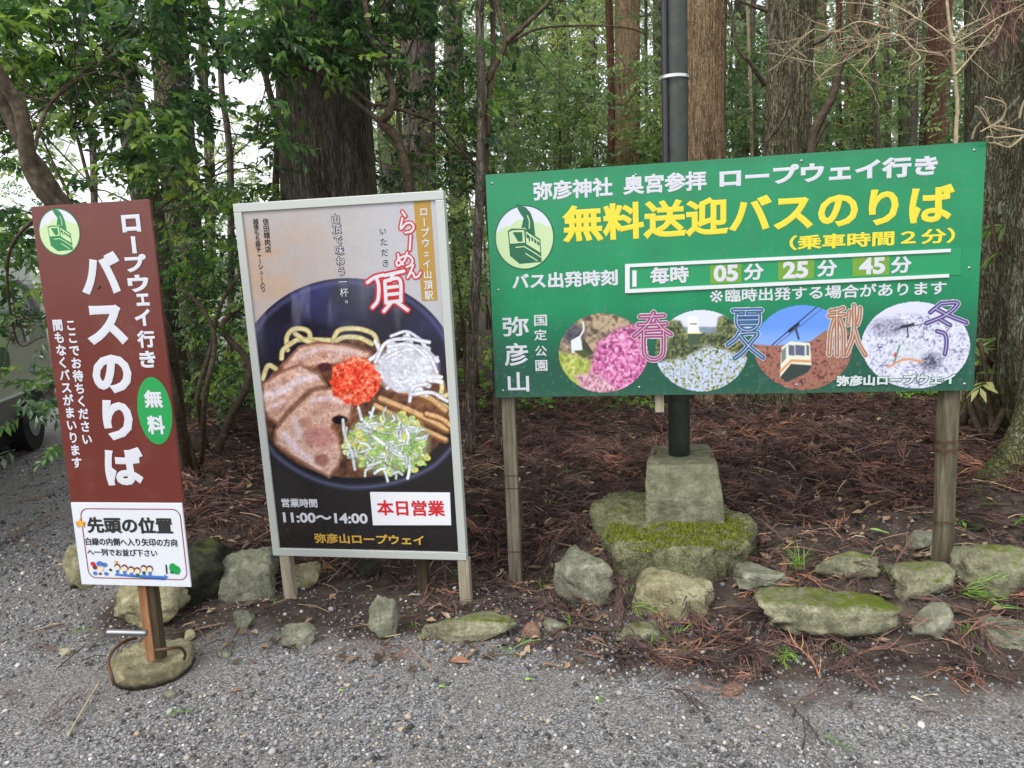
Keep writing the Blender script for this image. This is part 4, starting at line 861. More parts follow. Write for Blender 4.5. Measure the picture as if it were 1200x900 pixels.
for lb, a, b, c, d_, mt, sd in [
 ('small dark round pebble stone left of right post', 1062, 618, 1096, 648, ST_GREY, 51), ('cream egg-shaped stone beside right post', 1089, 631, 1110, 662, ST_WHITE, 52),
 ('small oval grey stone right of the reddish chip', 635, 723, 662, 740, ST_GREY, 53), ('reddish brown chip of rock by oval grey stone', 611, 724, 634, 751, ST_RUST, 54),
 ('orange tan pebble on gravel below the long boulder', 845, 795, 873, 817, ST_RUST, 55), ('tan pebble right of the mossy slab', 890, 624, 904, 640, ST_RUST, 56),
 ('grey pebble at right corner of mossy slab', 872, 630, 886, 642, ST_GREY, 57), ('dark grey pebble behind right post', 1131, 610, 1152, 625, ST_DARK, 58),
 ('grey cobble in the litter behind left post', 838, 500, 852, 515, ST_GREY, 59), ('small pale stone on gravel right of round stone base', 216, 735, 230, 752, ST_WHITE, 60),
 ('pale rounded pebble on gravel left of brown sign', 70, 757, 84, 771, ST_WHITE, 61), ('slate grey pebble below round stone base', 190, 806, 208, 822, ST_GREY, 62),
 ('flat slate pebble in gravel under ramen poster', 255, 760, 272, 772, ST_GREY, 63)]:
    rock('pebble_stone', lb, a, b, c, d_, mt, None, sd, group=G2, sub=3, sink=.05)
# round stone base for the brown sign
def disc_stone(name, label, cat, c, rx, ry, h, material, seed, k=2.4, tilt=(0, 0)):
    nt_ = 90; th = np.arange(nt_) / nt_ * 2 * math.pi; cc, ss = np.cos(th), np.sin(th); rad = 1 / (np.abs(cc) ** k + np.abs(ss) ** k) ** (1 / k) * (1 + (fbm(np.stack([cc * 1.8, ss * 1.8, cc * 0 + seed], 1), 4, seed) - .5) * .35)
    prof = [(t, 0.0) for t in np.linspace(.04, .93, 14)] + [(.975, -.008), (1.0, -.025), (1.015, -.05), (1.01, -.08), (.98, -h), (.9, -h - .06)]
    V = np.concatenate([np.stack([rx * rad * f * cc, ry * rad * f * ss, np.full(nt_, dz)], 1) for f, dz in prof])
    V = V + (np.stack([fbm(V * 14 + q * 9, 4, seed + q) for q in range(3)], 1) - .5) * [.02, .02, .025] + (np.stack([fbm(V * 60 + q * 9, 3, seed + 5 + q) for q in range(3)], 1) - .5) * .007
    V[:, 2] += V[:, 0] * tilt[0] + V[:, 1] * tilt[1]; V = np.concatenate([V, [[0, 0, V[:nt_, 2].mean()]]])
    j = np.arange(nt_); kk = np.arange(len(prof) - 1)[:, None] * nt_; F4 = np.stack([kk + j, kk + nt_ + j, kk + nt_ + (j + 1) % nt_, kk + (j + 1) % nt_], -1).reshape(-1, 4)
    o = link(name, mesh_np(name, V, [F4, np.array([(len(V) - 1, i, (i + 1) % nt_) for i in range(nt_)])], True), material); o.location = c; return tag(o, label, cat)
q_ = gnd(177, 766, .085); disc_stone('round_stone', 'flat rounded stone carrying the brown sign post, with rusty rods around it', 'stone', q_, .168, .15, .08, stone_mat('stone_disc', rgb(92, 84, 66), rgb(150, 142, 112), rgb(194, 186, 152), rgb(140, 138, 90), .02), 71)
# steel rods round the base and a short pipe
def thing_tube(name, label, cat, pts, r, material, seg=8, n=None):
    mb = MB(); P = smooth_path(pts, n or 5 * len(pts)); mb.tube(P, r, seg); o = mb.build(name, material, None, True)
    return tag(o, label, cat)
thing_tube('rusty_rod', 'bent rusty rod hooked over left side of round stone base', 'rod', [at(158, 748, 2.97), at(146, 752, 2.88), at(133, 762, 2.8), at(127, 776, 2.74), at(131, 792, 2.7), at(134, 803, 2.7)], .0065, WIRE)
thing_tube('rusty_rod', 'bent rusty rod lying over right side of round stone base', 'rod', [at(182, 762, 2.80), at(198, 760, 2.80), at(211, 759, 2.86), at(217, 766, 2.9), at(216, 772, 2.95)], .0065, WIRE)
thing_tube('steel_pipe', 'short grey pipe sticking out left of the brown sign post', 'pipe', [at(125, 741, 2.86), at(150, 741.5, 2.87), at(172, 742, 2.88)], .013, STEEL, 12)
thing_tube('stick', 'thin pale stick lying on gravel below round stone base', 'stick', [at(80, 866, gnd(80, 866)[1]) + [0, 0, .012], at(96, 838, gnd(96, 838)[1]) + [0, 0, .014], at(118, 806, gnd(118, 806)[1]) + [0, 0, .03]], .004, BK_PALE)

# ------------------------------------------------------------------ lamp pole on its concrete footing
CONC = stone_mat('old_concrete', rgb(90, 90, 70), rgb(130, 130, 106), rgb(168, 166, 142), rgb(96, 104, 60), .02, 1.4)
PAINT_G = speckled('dark_green_paint', [(.35, rgb(46, 54, 50)), (.6, rgb(60, 68, 62)), (.8, rgb(80, 86, 78))], 14, .5, .1, .002, spec=.4)
CONDUIT = mat('dark_conduit', rgb(44, 42, 48), .45)
Yf = 3.72
lo0, lo1 = at(756, 611, Yf), at(850, 611, Yf); hi0, hi1 = at(756.5, 590, Yf), at(848.5, 587, Yf)
tp0, tp1 = at(757, 546, Yf + .12), at(842, 544, Yf + .12)
zb_, zm_, zt_ = (lo0[2] + lo1[2]) / 2 - .03, (hi0[2] + hi1[2]) / 2, (tp0[2] + tp1[2]) / 2
xl, xr = lo0[0], lo1[0]; xc = (xl + xr) / 2; hw = (xr - xl) / 2; tw = (tp1[0] - tp0[0]) / 2 * .985
Yb = gnd(800, 521, zt_)[1]
pole = empty('lamp_pole', 'dark green steel pole with side conduit behind green board, in a concrete footing', 'pole', (xc, Yf + .3, zb_))
def loc(P): return np.asarray(P, float) - np.array([xc, Yf + .3, zb_])
a0, a1 = at(756, 613, Yf + .05), at(850, 612, Yf - .02); a0[2] = a1[2] = zb_
b0_, b1_ = at(756.5, 590, Yf + .055), at(848.5, 587, Yf - .015); b0_[2] = b1_[2] = zm_
c0_, c1_ = gnd(757, 546, zt_), gnd(841, 544, zt_); d0_, d1_ = gnd(764, 522, zt_), gnd(831, 520, zt_)
back = lambda c, f, z, g: np.array([c[0] + (c[0] - (c0_[0] + c1_[0]) / 2) * .02, c[1] + g, z])
V = [a0, a1, back(d1_, 0, zb_, .12), back(d0_, 0, zb_, .12), b0_, b1_, back(d1_, 0, zm_, .11), back(d0_, 0, zm_, .11), c0_, c1_, d1_, d0_]
F4 = [(0, 3, 2, 1), (8, 9, 10, 11)] + [(k * 4 + i, k * 4 + (i + 1) % 4, k * 4 + 4 + (i + 1) % 4, k * 4 + 4 + i) for k in range(2) for i in range(4)]
bm = bmesh.new(); vv = [bm.verts.new(loc(v)) for v in V]; [bm.faces.new([vv[i] for i in f]) for f in F4]
bmesh.ops.subdivide_edges(bm, edges=bm.edges[:], cuts=9, use_grid_fill=True)
me = bpy.data.meshes.new('footing'); bm.to_mesh(me); bm.free()
co = np.array([v.co[:] for v in me.vertices]); dn = (np.stack([fbm(co * 14 + k * 7, 3, 81 + k) for k in range(3)], 1) - .5) * .014 + (np.stack([fbm(co * 50 + k * 7, 2, 91 + k) for k in range(3)], 1) - .5) * .006
me.vertices.foreach_set('co', (co + dn).astype(np.float32).ravel()); me.update()
bevel(link('footing', me, CONC, pole), .008)
pc = at(796, 530, (Yf + .12 + Yb) / 2); px_, py_ = pc[0], pc[1]; pr = 12.6 * py_ / FPX
pt = at(795, 100, py_)
mb = MB(); zz = np.linspace(zt_ - .02, 5.4, 12); mb.tube(loc(np.stack([np.full(12, px_), np.full(12, py_), zz], 1)), pr, 28); mb.build('shaft', PAINT_G, pole, True)
cxo = px_ - pr - .008
mb = MB(); zz = np.linspace(zt_ + .55, 5.35, 8); mb.tube(loc(np.stack([np.full(8, cxo), np.full(8, py_ - .03), zz], 1)), .018, 12); mb.build('conduit', CONDUIT, pole, True)
zb2 = at(790, 94, py_)[2]; t = np.linspace(0, 2 * math.pi, 30)
mb = MB()
ring = [(px_ - .014 + (pr + .021) * math.cos(a), py_ - .006 + (pr + .014) * math.sin(a), zb2) for a in t]; A = loc(np.array(ring)); B = A + [0, 0, .016]
mb.add(np.concatenate([A, B]), None, [(i, i + 1, 30 + i + 1, 30 + i) for i in range(29)]); mb.build('band', mat('steel_band', rgb(200, 202, 200), .3, metal=.6), pole, True)
for (a, b) in ((768, 531), (835, 535)):
    q = at(a, b, (Yf + .12 + Yb) / 2 + (-.02)); q = gnd(a, b, zt_ + .006); mb = MB(); mb.tube(loc([q - [0, 0, .02], q + [0, 0, .022]]), .009, 8); mb.build('anchor_bolt', WIRE, pole, True)
# mossy concrete slab below the footing
def slab_thing():
    zt = zb_ + .02; f0 = gnd(775, 642, zt)[1]; x0, x1 = at(697, 620, 3.75)[0], at(886, 620, 3.75)[0]
    cx, cy = (x0 + x1) / 2, f0 + .52; rx, ry = (x1 - x0) / 2, .5
    nt_ = 150; th = np.arange(nt_) / nt_ * 2 * math.pi; c, s_ = np.cos(th), np.sin(th); k = 3.2
    rad = 1 / (np.abs(c) ** k + np.abs(s_) ** k) ** (1 / k); rad *= 1 + (fbm(np.stack([c * 2.2, s_ * 2.2, c * 0], 1), 4, 7) - .5) * .5 - .03
    prof = [(t, 0.0) for t in np.linspace(.03, .94, 24)] + [(.975, -.012), (.998, -.035), (1.0, -.07), (.985, -.11), (.97, -.15), (.95, -.2), (.93, -.3)]
    V = [];
    for i, (f, dz) in enumerate(prof): V.append(np.stack([rx * rad * f * c, ry * rad * f * s_, np.full(nt_, dz)], 1))
    V = np.concatenate(V); n3 = np.stack([fbm(V * 7 + q * 9, 4, 31 + q) for q in range(3)], 1) - .5; n4 = np.stack([fbm(V * 32 + q * 9, 3, 41 + q) for q in range(3)], 1) - .5
    edge = np.clip(np.repeat([p[0] for p in prof], nt_), .2, 1)[:, None]
    V = V + n3 * [.06, .06, .07] * edge + n4 * .045 * edge
    V[:, 2] -= sst(.55, 1.05, np.repeat([p[0] for p in prof], nt_)) * .03
    j = np.arange(nt_); kk = np.arange(len(prof) - 1)[:, None] * nt_
    F4 = np.stack([kk + j, kk + (j + 1) % nt_, kk + nt_ + (j + 1) % nt_, kk + nt_ + j], -1).reshape(-1, 4)
    o = empty('concrete_slab', 'rough moss covered concrete slab under the pole footing', 'concrete slab', (cx, cy, zt))
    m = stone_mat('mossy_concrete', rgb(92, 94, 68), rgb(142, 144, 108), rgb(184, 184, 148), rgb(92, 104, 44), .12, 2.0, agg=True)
    link('slab', mesh_np('slab', np.concatenate([V, [[0, 0, 0]]]), [F4, [(len(V), (i + 1) % nt_, i) for i in range(nt_)]][0:1], True), m, o)
    # moss cushions: thousands of tiny blades over the front of the slab
    n = 20000; r = np.random.default_rng(3); X = r.uniform(-rx * .9, rx * .9, n); Yy = r.uniform(-ry * .98, ry * .75, n)
    keep = ((Yy < -.2 * ry) & (n2(X, Yy, 6, 77, 4) * 1.5 - .25 + .26 * (Yy < -.38 * ry) > .52)) | (n2(X, Yy, 7, 79) > .64)
    keep &= (np.abs(X / rx) ** k + np.abs(Yy / ry) ** k) < .74
    X, Yy = X[keep], Yy[keep]; n = len(X); from mathutils.bvhtree import BVHTree
    bv = BVHTree.FromPolygons([tuple(v) for v in V], [tuple(int(a) for a in f) for f in F4])
    Z = np.array([(bv.ray_cast(Vector((a, b, 1)), Vector((0, 0, -1)))[0] or Vector((0, 0, -.05))).z for a, b in zip(X, Yy)])
    hgt = r.uniform(.006, .016, n); an = r.uniform(0, 6.28, n); wd = r.uniform(.003, .006, n); tl = r.normal(0, .005, (n, 2))
    A = np.stack([X - np.cos(an) * wd, Yy - np.sin(an) * wd, Z - .002], 1); B = np.stack([X + np.cos(an) * wd, Yy + np.sin(an) * wd, Z - .002], 1); T = np.stack([X + tl[:, 0], Yy + tl[:, 1], Z + hgt], 1)
    V2 = np.stack([A, B, T], 1).reshape(-1, 3)
    mo = leaf_mat('moss', [(0, rgb(80, 90, 32)), (.6, rgb(118, 130, 42)), (1, rgb(154, 160, 66))], .8, .2, .2)
    tag(link('moss', mesh_np('moss', V2, np.arange(3 * n).reshape(-1, 3), rnd=np.repeat(r.random(n), 3)), mo, o), 'bright green moss cushions on slab front', kind='stuff')
slab_thing()
# short stake beside left post
st = at(609, 605, 4.05); s2 = at(606, 562, 3.98)
thing_tube('wooden_stake', 'short round stake with pale cut end beside left post of green board', 'stake', [st - [0, 0, .15], st, s2], .021, BK_SMOOTH, 12)
o = bpy.context.scene.objects[-1] if False else None
mb = MB(); mb.tube(np.array([s2 + (s2 - st) / np.linalg.norm(s2 - st) * .0005, s2 + (s2 - st) / np.linalg.norm(s2 - st) * .004]), .0205, 14); e = mb.build('cut_end', mat('cut_wood', rgb(190, 150, 130), .8), bpy.data.objects['wooden_stake'])

# ------------------------------------------------------------------ minibus parked at the left edge
def minibus():
    A = at(0, 512, 7.2); B = at(72, 476, 9.2); A = gnd(0, 512, .36); B = gnd(74, 474, .36)
    d = (B - A); d[2] = 0; d /= np.linalg.norm(d); n = np.array([d[1], -d[0], 0]); 
    if n[0] < 0: n = -n                      # towards the lane
    end = B + d * .1; Lb = 6.2; o = end - d * Lb; o[2] = 0
    # local frame: x along the body towards its far end, y into the body
    M = Matrix(((d[0], -n[0], 0, o[0]), (d[1], -n[1], 0, o[1]), (0, 0, 1, 0), (0, 0, 0, 1)))
    t = empty('minibus', 'silver minibus with round green emblem parked behind leaves at the left edge', 'minibus', mtx=M)
    BODY = mat('silver_bus_paint', rgb(190, 192, 182), .3, .5, .3); LOW = mat('grey_skirt_paint', rgb(106, 104, 102), .4, .5, .2); GL = mat('bus_window_glass', rgb(150, 160, 168), .08, .8, .6); RUB = mat('tyre_rubber', rgb(28, 28, 30), .8); WH = mat('white_roof_paint', rgb(226, 228, 228), .3)
    W_ = 2.0; n_ = 14
    # side profile swept over the width: rounded roof and belly
    def shell(zs, name, matl, grow=0.0):
        mb = MB(); P = []
        for z, inset in zs: P.append((z, inset))
        xs_ = np.concatenate([np.linspace(0, .35, 6), np.linspace(.6, Lb - .6, 8), np.linspace(Lb - .35, Lb, 6)])
        V = []
        for x in xs_:
            e = min(x, Lb - x); r = 0 if e > .35 else .35 - math.sqrt(max(0, .35 ** 2 - (.35 - e) ** 2))
            ring = [(x, inset + r - grow, z) for z, inset in P] + [(x, W_ - inset - r + grow, z) for z, inset in reversed(P)]
            V += ring
        m_ = 2 * len(P); F4 = [(i * m_ + j, (i + 1) * m_ + j, (i + 1) * m_ + (j + 1) % m_, i * m_ + (j + 1) % m_) for i in range(len(xs_) - 1) for j in range(m_)]
        mb.add(V, None, F4); V = np.array(V)
        k = (len(xs_) - 1) * m_; caps = [tuple(reversed([j for j in range(m_)])), tuple(k + j for j in range(m_))]
        bm = bmesh.new(); vs = [bm.verts.new(v) for v in V]; [bm.faces.new([vs[i] for i in f]) for f in F4]; [bm.faces.new([vs[i] for i in f]) for f in caps]
        me = bpy.data.meshes.new(name); bm.to_mesh(me); bm.free()
        for p in me.polygons: p.use_smooth = False
        return link(name, me, matl, t)
    shell([(.36, .10), (.40, .04), (.66, .0), (.70, .0)], 'skirt', LOW)
    shell([(.704, .0), (.9, .0), (1.25, .01)], 'body', BODY)
    shell([(1.254, .01), (1.9, .07), (1.95, .08)], 'window_band', GL)
    shell([(1.954, .08), (2.2, .12), (2.36, .25), (2.42, .5)], 'roof', WH)
    mb = MB(); mb.box(.3, Lb - .3, .15, W_ - .15, .16, .358); mb.build('belly_shade_box', RUB, t)  # dark box added to deepen the shade beneath the bus
    mb = MB(); mb.box(.1, Lb - .1, -.012, -.0, .695, .715); mb.build('trim_strip', WH, t)
    for x in np.arange(.9, Lb - .3, 1.05):
        mb = MB(); V = [(x, .0, 1.256), (x + .07, .0, 1.256), (x + .07, .065, 1.95), (x, .065, 1.95)]; V = V + [(a, b - .012, c) for a, b, c in V]
        mb.add(V, None, [(0, 1, 2, 3), (7, 6, 5, 4), (0, 4, 5, 1), (1, 5, 6, 2), (2, 6, 7, 3), (3, 7, 4, 0)]); mb.build('window_pillar', WH, t)
    for x in (1.2, Lb - 1.15):
        for y in (.12, W_ - .12):
            P = np.array([(x, y - .1, .36), (x, y + .1, .36)]); mb = MB(); mb.tube(P, .36, 28); w = mb.build('wheel', RUB, t)
            mb = MB(); mb.tube(np.array([(x, y - .108, .36), (x, y + .108, .36)]), .2, 20); mb.build('rim', STEEL, w)
            if y < 1:
                mb = MB(); th = np.linspace(0, math.pi, 20); pts = [(x + .43 * math.cos(a), .36 + .38 * math.sin(a)) for a in th]
                bmv = [(p[0], -.006, max(p[1], .362)) for p in pts]; mb.add(bmv, [(0, i, i + 1) for i in range(1, 19)]); mb.build('wheel_arch', RUB, t)
    for x in (Lb - .45, 3.6):
        mb = MB(); mb.box(x, x + .09, -.012, .001, .52, .56); mb.build('side_marker', mat('amber_lens', rgb(206, 110, 40), .3), t)
    # emblem on the side
    ue, ve = None, None
    p_ = gnd(0, 0, 0); dd = ray(3, 418); P0 = np.array(A); nn = n; tt = ((P0 - CAM_O) @ nn) / (dd @ nn); hitp = CAM_O + dd * tt; xe = float((hitp - o) @ d); ze = float(hitp[2])
    mb = MB(); mb.add([(xe + .22 * math.cos(a), -.004, ze + .24 * math.sin(a)) for a in np.linspace(0, 2 * math.pi, 33)[:-1]], [(0, i, i + 1) for i in range(1, 31)]); em = mb.build('emblem', PALEG, t)
    mb = MB(); mb.add([(xe + .18 * math.cos(a), -.006, ze - .03 + .13 * math.sin(a)) for a in np.linspace(0, 2 * math.pi, 33)[:-1]], [(0, i, i + 1) for i in range(1, 31)]); mb.build('emblem_gondola', DKGREEN, em)
minibus()

# ------------------------------------------------------------------ gravel
def in_view(x, y, mx=.75, my=1.95):
    return (np.abs(x) < y * mx + .5) & (y > my)
def euler_mats(a, b, c):
    ca, sa, cb, sb_, cc, sc2 = np.cos(a), np.sin(a), np.cos(b), np.sin(b), np.cos(c), np.sin(c)
    Rz = np.zeros((len(a), 3, 3)); Rz[:, 0, 0] = cc; Rz[:, 0, 1] = -sc2; Rz[:, 1, 0] = sc2; Rz[:, 1, 1] = cc; Rz[:, 2, 2] = 1
    Rx = np.zeros_like(Rz); Rx[:, 0, 0] = 1; Rx[:, 1, 1] = ca; Rx[:, 1, 2] = -sa; Rx[:, 2, 1] = sa; Rx[:, 2, 2] = ca
    Ry = np.zeros_like(Rz); Ry[:, 0, 0] = cb; Ry[:, 0, 2] = sb_; Ry[:, 1, 1] = 1; Ry[:, 2, 0] = -sb_; Ry[:, 2, 2] = cb
    return Rz @ Rx @ Ry
def scatter_pebbles(n, smin, smax, sub, seed, pw):
    r = np.random.default_rng(seed)
    y = 1.75 + 6.5 * r.random(n * 3) ** 2.3; x = r.uniform(-1, 1, n * 3) * (y * .8 + .5)
    z, mk = height(x, y)
    dens = n2(x, y, 1.1, 91, 3); keep = in_view(x, y) & (r.random(n * 3) < np.where(mk > .3, .28 if sub == 0 else .16, np.clip(.1 + 3.2 * (dens - .38), .1, 1)))
    keep &= ~((mk > .5) & (y > 4.6))
    x, y, z, mk = x[keep][:n], y[keep][:n], z[keep][:n], mk[keep][:n]; n = len(x)
    if sub == 0: V = np.array([(1, 0, 0), (-1, 0, 0), (0, 1, 0), (0, -1, 0), (0, 0, 1), (0, 0, -1)], float); F = np.array([(0, 2, 4), (2, 1, 4), (1, 3, 4), (3, 0, 4), (2, 0, 5), (1, 2, 5), (3, 1, 5), (0, 3, 5)])
    else: V, F = ico(1)
    s = smin + (smax - smin) * r.random(n) ** pw; s *= 1 + .12 * np.maximum(y - 3, 0)
    ax = np.stack([np.ones(n), r.uniform(.6, .95, n), r.uniform(.4, .75, n)], 1) * s[:, None] / 2
    P = V[None] * (1 + r.uniform(-.2, .2, (n, len(V), 1))) * ax[:, None]
    M_ = euler_mats(r.normal(0, .35, n), r.normal(0, .35, n), r.uniform(0, 6.28, n))
    P = np.einsum('nij,nkj->nki', M_, P) + np.stack([x, y, z + s * .16], 1)[:, None]
    Fi = (F[None] + (np.arange(n) * len(V))[:, None, None]).reshape(-1, 3)
    rnd = np.clip(r.random(n), 0, 1)
    rnd = np.where(mk > .3, rnd * .5, rnd)
    return P.reshape(-1, 3), Fi, np.repeat(rnd, len(V))
gm = mat('gravel_stone', rough=.75, spec=.35); a = N(gm, 'ShaderNodeAttribute'); a.attribute_name = 'rnd'
L(gm, ramp(gm, a.outputs['Fac'], [(0, rgb(60, 58, 58)), (.2, rgb(90, 89, 90)), (.5, rgb(120, 120, 123)), (.74, rgb(145, 146, 151)), (.9, rgb(168, 166, 163)), (.95, rgb(168, 148, 124)), (.985, rgb(206, 204, 200))]).outputs[0], bsdf(gm).inputs['Base Color'])
for k, args in enumerate([(42000, .005, .011, 0, 101, 1.2), (28000, .010, .022, 1, 102, 1.7), (3400, .018, .036, 1, 103, 2.0)]):
    V, F, rn = scatter_pebbles(*args)
    tag(link('gravel', mesh_np('gravel', V, F, args[3] > 0, rnd=rn), gm), ['fine grey grit over the lane', 'rounded grey gravel stones over the lane', 'larger loose gravel stones'][k], kind='stuff')

# ------------------------------------------------------------------ dead cedar fronds (litter)
def frond_template(seed, green=False):
    r = np.random.default_rng(seed); V = []; F = []; RR = []; Ln = r.uniform(.12, .26); bend = r.normal(0, .5)
    def pt(t): return np.array([Ln * t, bend * Ln * t * t * .6, .02 * math.sin(t * 3) - .02 * t * t])
    def ribbon(P, w, rn):
        P = np.asarray(P); T = P[-1] - P[0]; T /= np.linalg.norm(T) + 1e-9; s_ = np.cross(T, [0, 0, 1.0]); s_ /= np.linalg.norm(s_) + 1e-9; u = np.cross(s_, T); a = r.uniform(-.9, .9); s_ = s_ * math.cos(a) + u * math.sin(a); o = len(V)
        for q, ww in zip(P, w): V.append(q - s_ * ww / 2); V.append(q + s_ * ww / 2); RR.extend([rn, rn])
        for i in range(len(P) - 1): F.append((o + 2 * i, o + 2 * i + 2, o + 2 * i + 3, o + 2 * i + 1))
    ribbon([pt(q) for q in (0, .33, .66, 1)], [.005, .004, .0035, .002], .15)
    nb = r.integers(8, 14)
    for k in range(nb):
        q = .08 + .9 * k / nb; side = 1 if k % 2 else -1; a = r.uniform(.1, .65) * side; l = r.uniform(.05, .13) * (1.1 - .4 * q)
        b = pt(q); dr = np.array([math.cos(a), math.sin(a), r.normal(0, .16)])
        P = np.array([b, b + dr * l * .5 + [0, 0, r.normal(0, .008)], b + dr * l + np.array([l * .3, -side * l * r.uniform(-.1, .3), r.normal(-.006, .012)])])
        ribbon(P, [.0046, .0056, .0014], r.uniform(-.18, .18))
    return np.array(V), np.array(F), np.array(RR)
FT = [frond_template(200 + k) for k in range(14)]
def place_templates(T, pos, M_, s, rn, seed=0):
    r = np.random.default_rng(seed); ch = r.integers(0, len(T), len(pos)); Vs, Fs, Rs = [], [], []; off = 0
    for k, (V, F, RR) in enumerate(T):
        i = np.where(ch == k)[0]
        if not len(i): continue
        P = np.einsum('nij,kj->nki', M_[i] * s[i][:, None, None], V) + pos[i][:, None]
        Vs.append(P.reshape(-1, 3)); Fs.append((F[None] + (np.arange(len(i)) * len(V))[:, None, None]).reshape(-1, F.shape[1]) + off); off += len(i) * len(V)
        Rs.append((rn[i][:, None] + RR[None]).ravel())
    return np.concatenate(Vs), np.concatenate(Fs), np.clip(np.concatenate(Rs), 0, 1)
r = np.random.default_rng(31); n = 60000
y = 2.3 + 6.3 * r.random(n); x = r.uniform(-1, 1, n) * (y * .84 + .5); z, mk = height(x, y)
d = y - bank_edge(x); cl = n2(x, y, 2.2, 95, 3)
p = np.where(mk > .5, np.clip((cl - .28) * 2.4, .05, 1) * np.where(x > -.35, 1.0, .55), 0)
p = np.where((d > -.5) & (y < 4.1) & (x > -.6), np.clip((cl - .47) * 3.6, .02, .75) * sst(-.5, .05, d), p)
p = np.where((x < -2.2) & (d < .4), p * .2, p)
p = np.where((d <= -.3) & (cl > .66), .05, p)
p = p * np.where(y < 4.2, .55, 1) * np.where((x > -1.5) & (x < -.2) & (y < 4.1), .3, 1)
k = (r.random(n) < p * .88); x, y, z, cl = x[k], y[k], z[k], cl[k]; n = len(x)
pile = (y > 4.1) & (x > -.4)
pos = np.stack([x, y, z + .008 + np.where(pile, r.random(n) ** 2 * .07, r.random(n) * .012)], 1)
M_ = euler_mats(r.normal(0, .28, n), r.normal(0, .22, n), r.uniform(0, 6.28, n)); rn = np.clip(.12 + r.random(n) ** 1.3 * .8 + (cl - .5) * .8 - .1, 0, 1)
V, F, rn = place_templates(FT, pos, M_, r.uniform(.7, 1.25, n), rn, 5)
tag(link('cedar_litter', mesh_np('cedar_litter', V, F, rnd=rn), LITTER), 'reddish brown dead cedar fronds covering the soil bank', kind='stuff')
# brown and grey bits mixed through the litter: broken twigs and dead leaves
def bits(n, seed, L0, L1, W0, W1, fn):
    r = np.random.default_rng(seed); y = 2.9 + 5.8 * r.random(n); x = r.uniform(-1, 1, n) * (y * .84 + .5); z, mk = height(x, y); d = y - bank_edge(x)
    k = (mk > .3) & (r.random(n) < np.where(n2(x, y, 1.7, seed) > .42, 1, .25)) | ((d > -.6) & (r.random(n) < .3) & (x > -2.2)) | ((d < 0) & (d > -1.4) & (r.random(n) < .035)); x, y, z = x[k], y[k], z[k]; n = len(x)
    l, w = r.uniform(L0, L1, n), r.uniform(W0, W1, n); V0, F0 = fn(r); P = V0[None] * np.stack([l, w, np.ones(n)], 1)[:, None]
    M_ = euler_mats(r.normal(0, .35, n), r.normal(0, .25, n), r.uniform(0, 6.28, n)); P = np.einsum('nij,nkj->nki', M_, P) + np.stack([x, y, z + .012 + r.random(n) * .06 * (y > 4.1)], 1)[:, None]
    return P.reshape(-1, 3), (F0[None] + (np.arange(n) * len(V0))[:, None, None]).reshape(-1, F0.shape[1]), np.repeat(r.random(n), len(V0))
BITS = leaf_mat('dead_bits', [(0, rgb(60, 50, 44)), (.4, rgb(102, 86, 72)), (.7, rgb(140, 118, 98)), (.9, rgb(168, 140, 112)), (1, rgb(190, 172, 146))], .75, .05, .25)
tw_fn = lambda r: (np.array([(-.5, 0, 0), (-.5, 1, 0), (-.5, .5, .004), (0.05, .8, .012), (0.05, 1.8, .012), (.05, 1.3, .017), (.5, -1, 0), (.5, 0, 0), (.5, -.5, .004)], float) - [0, .4, 0], np.array([(0, 3, 5, 2), (2, 5, 4, 1), (1, 4, 3, 0), (3, 6, 8, 5), (5, 8, 7, 4), (4, 7, 6, 3)]))
lf_fn = lambda r: (np.array([(-.5, 0, 0), (-.1, -.5, .008), (0, 0, 0), (-.1, .5, .012), (.5, 0, .006)], float), np.array([(0, 1, 2), (0, 2, 3), (1, 4, 2), (2, 4, 3)]))
V_, F_, R_ = bits(5200, 611, .05, .24, .003, .006, tw_fn); tag(link('twig_litter', mesh_np('twig_litter', V_, F_, rnd=R_), BITS), 'broken grey brown twigs strewn through the litter', kind='stuff')
V_, F_, R_ = bits(9000, 612, .03, .08, .016, .04, lf_fn); tag(link('leaf_litter', mesh_np('leaf_litter', V_, F_, rnd=R_), BITS), 'small curled tan and brown dead leaves in the litter', kind='stuff')

# leaf and blade helpers
def leaf_obj(name, label, px, py, l, w, material, ang, rnd=.5, up=.01, cat='leaf', group='fallen leaves'):
    p = hit(px, py); n_ = 7; t = np.linspace(0, 1, n_); wid = w * np.sin(np.pi * t ** .8) * .5; V = []
    for a, b in zip(t, wid): V += [(l * (a - .5), -b, .003 * math.sin(a * 4) + .12 * b), (l * (a - .5), 0, .006 * math.sin(a * 3)), (l * (a - .5), b, .004 * math.sin(a * 5) + .2 * b)]
    F4 = []
    for i in range(n_ - 1):
        for j in range(2): F4.append((i * 3 + j, i * 3 + 3 + j, i * 3 + 4 + j, i * 3 + 1 + j))
    o = link(name, mesh_np(name, np.array(V), np.array(F4), True, rnd=np.full(len(V), rnd)), material); o.location = (p[0], p[1], p[2] + up); o.rotation_euler = (random.uniform(-.25, .25), random.uniform(-.2, .2), ang)
    return tag(o, label, cat, group)
LEAFPALE = mat('pale_dead_leaf', rgb(196, 188, 164), .7); LEAFTAN = speckled('tan_dead_leaf', [(.3, rgb(122, 84, 62)), (.6, rgb(164, 124, 98)), (.8, rgb(190, 156, 130))], 30, .7, .2, .002)
LEAFGREEN = mat('green_fallen_leaf', rgb(150, 190, 96), .45); LEAFYEL = mat('yellow_leaf', rgb(186, 170, 84), .5)
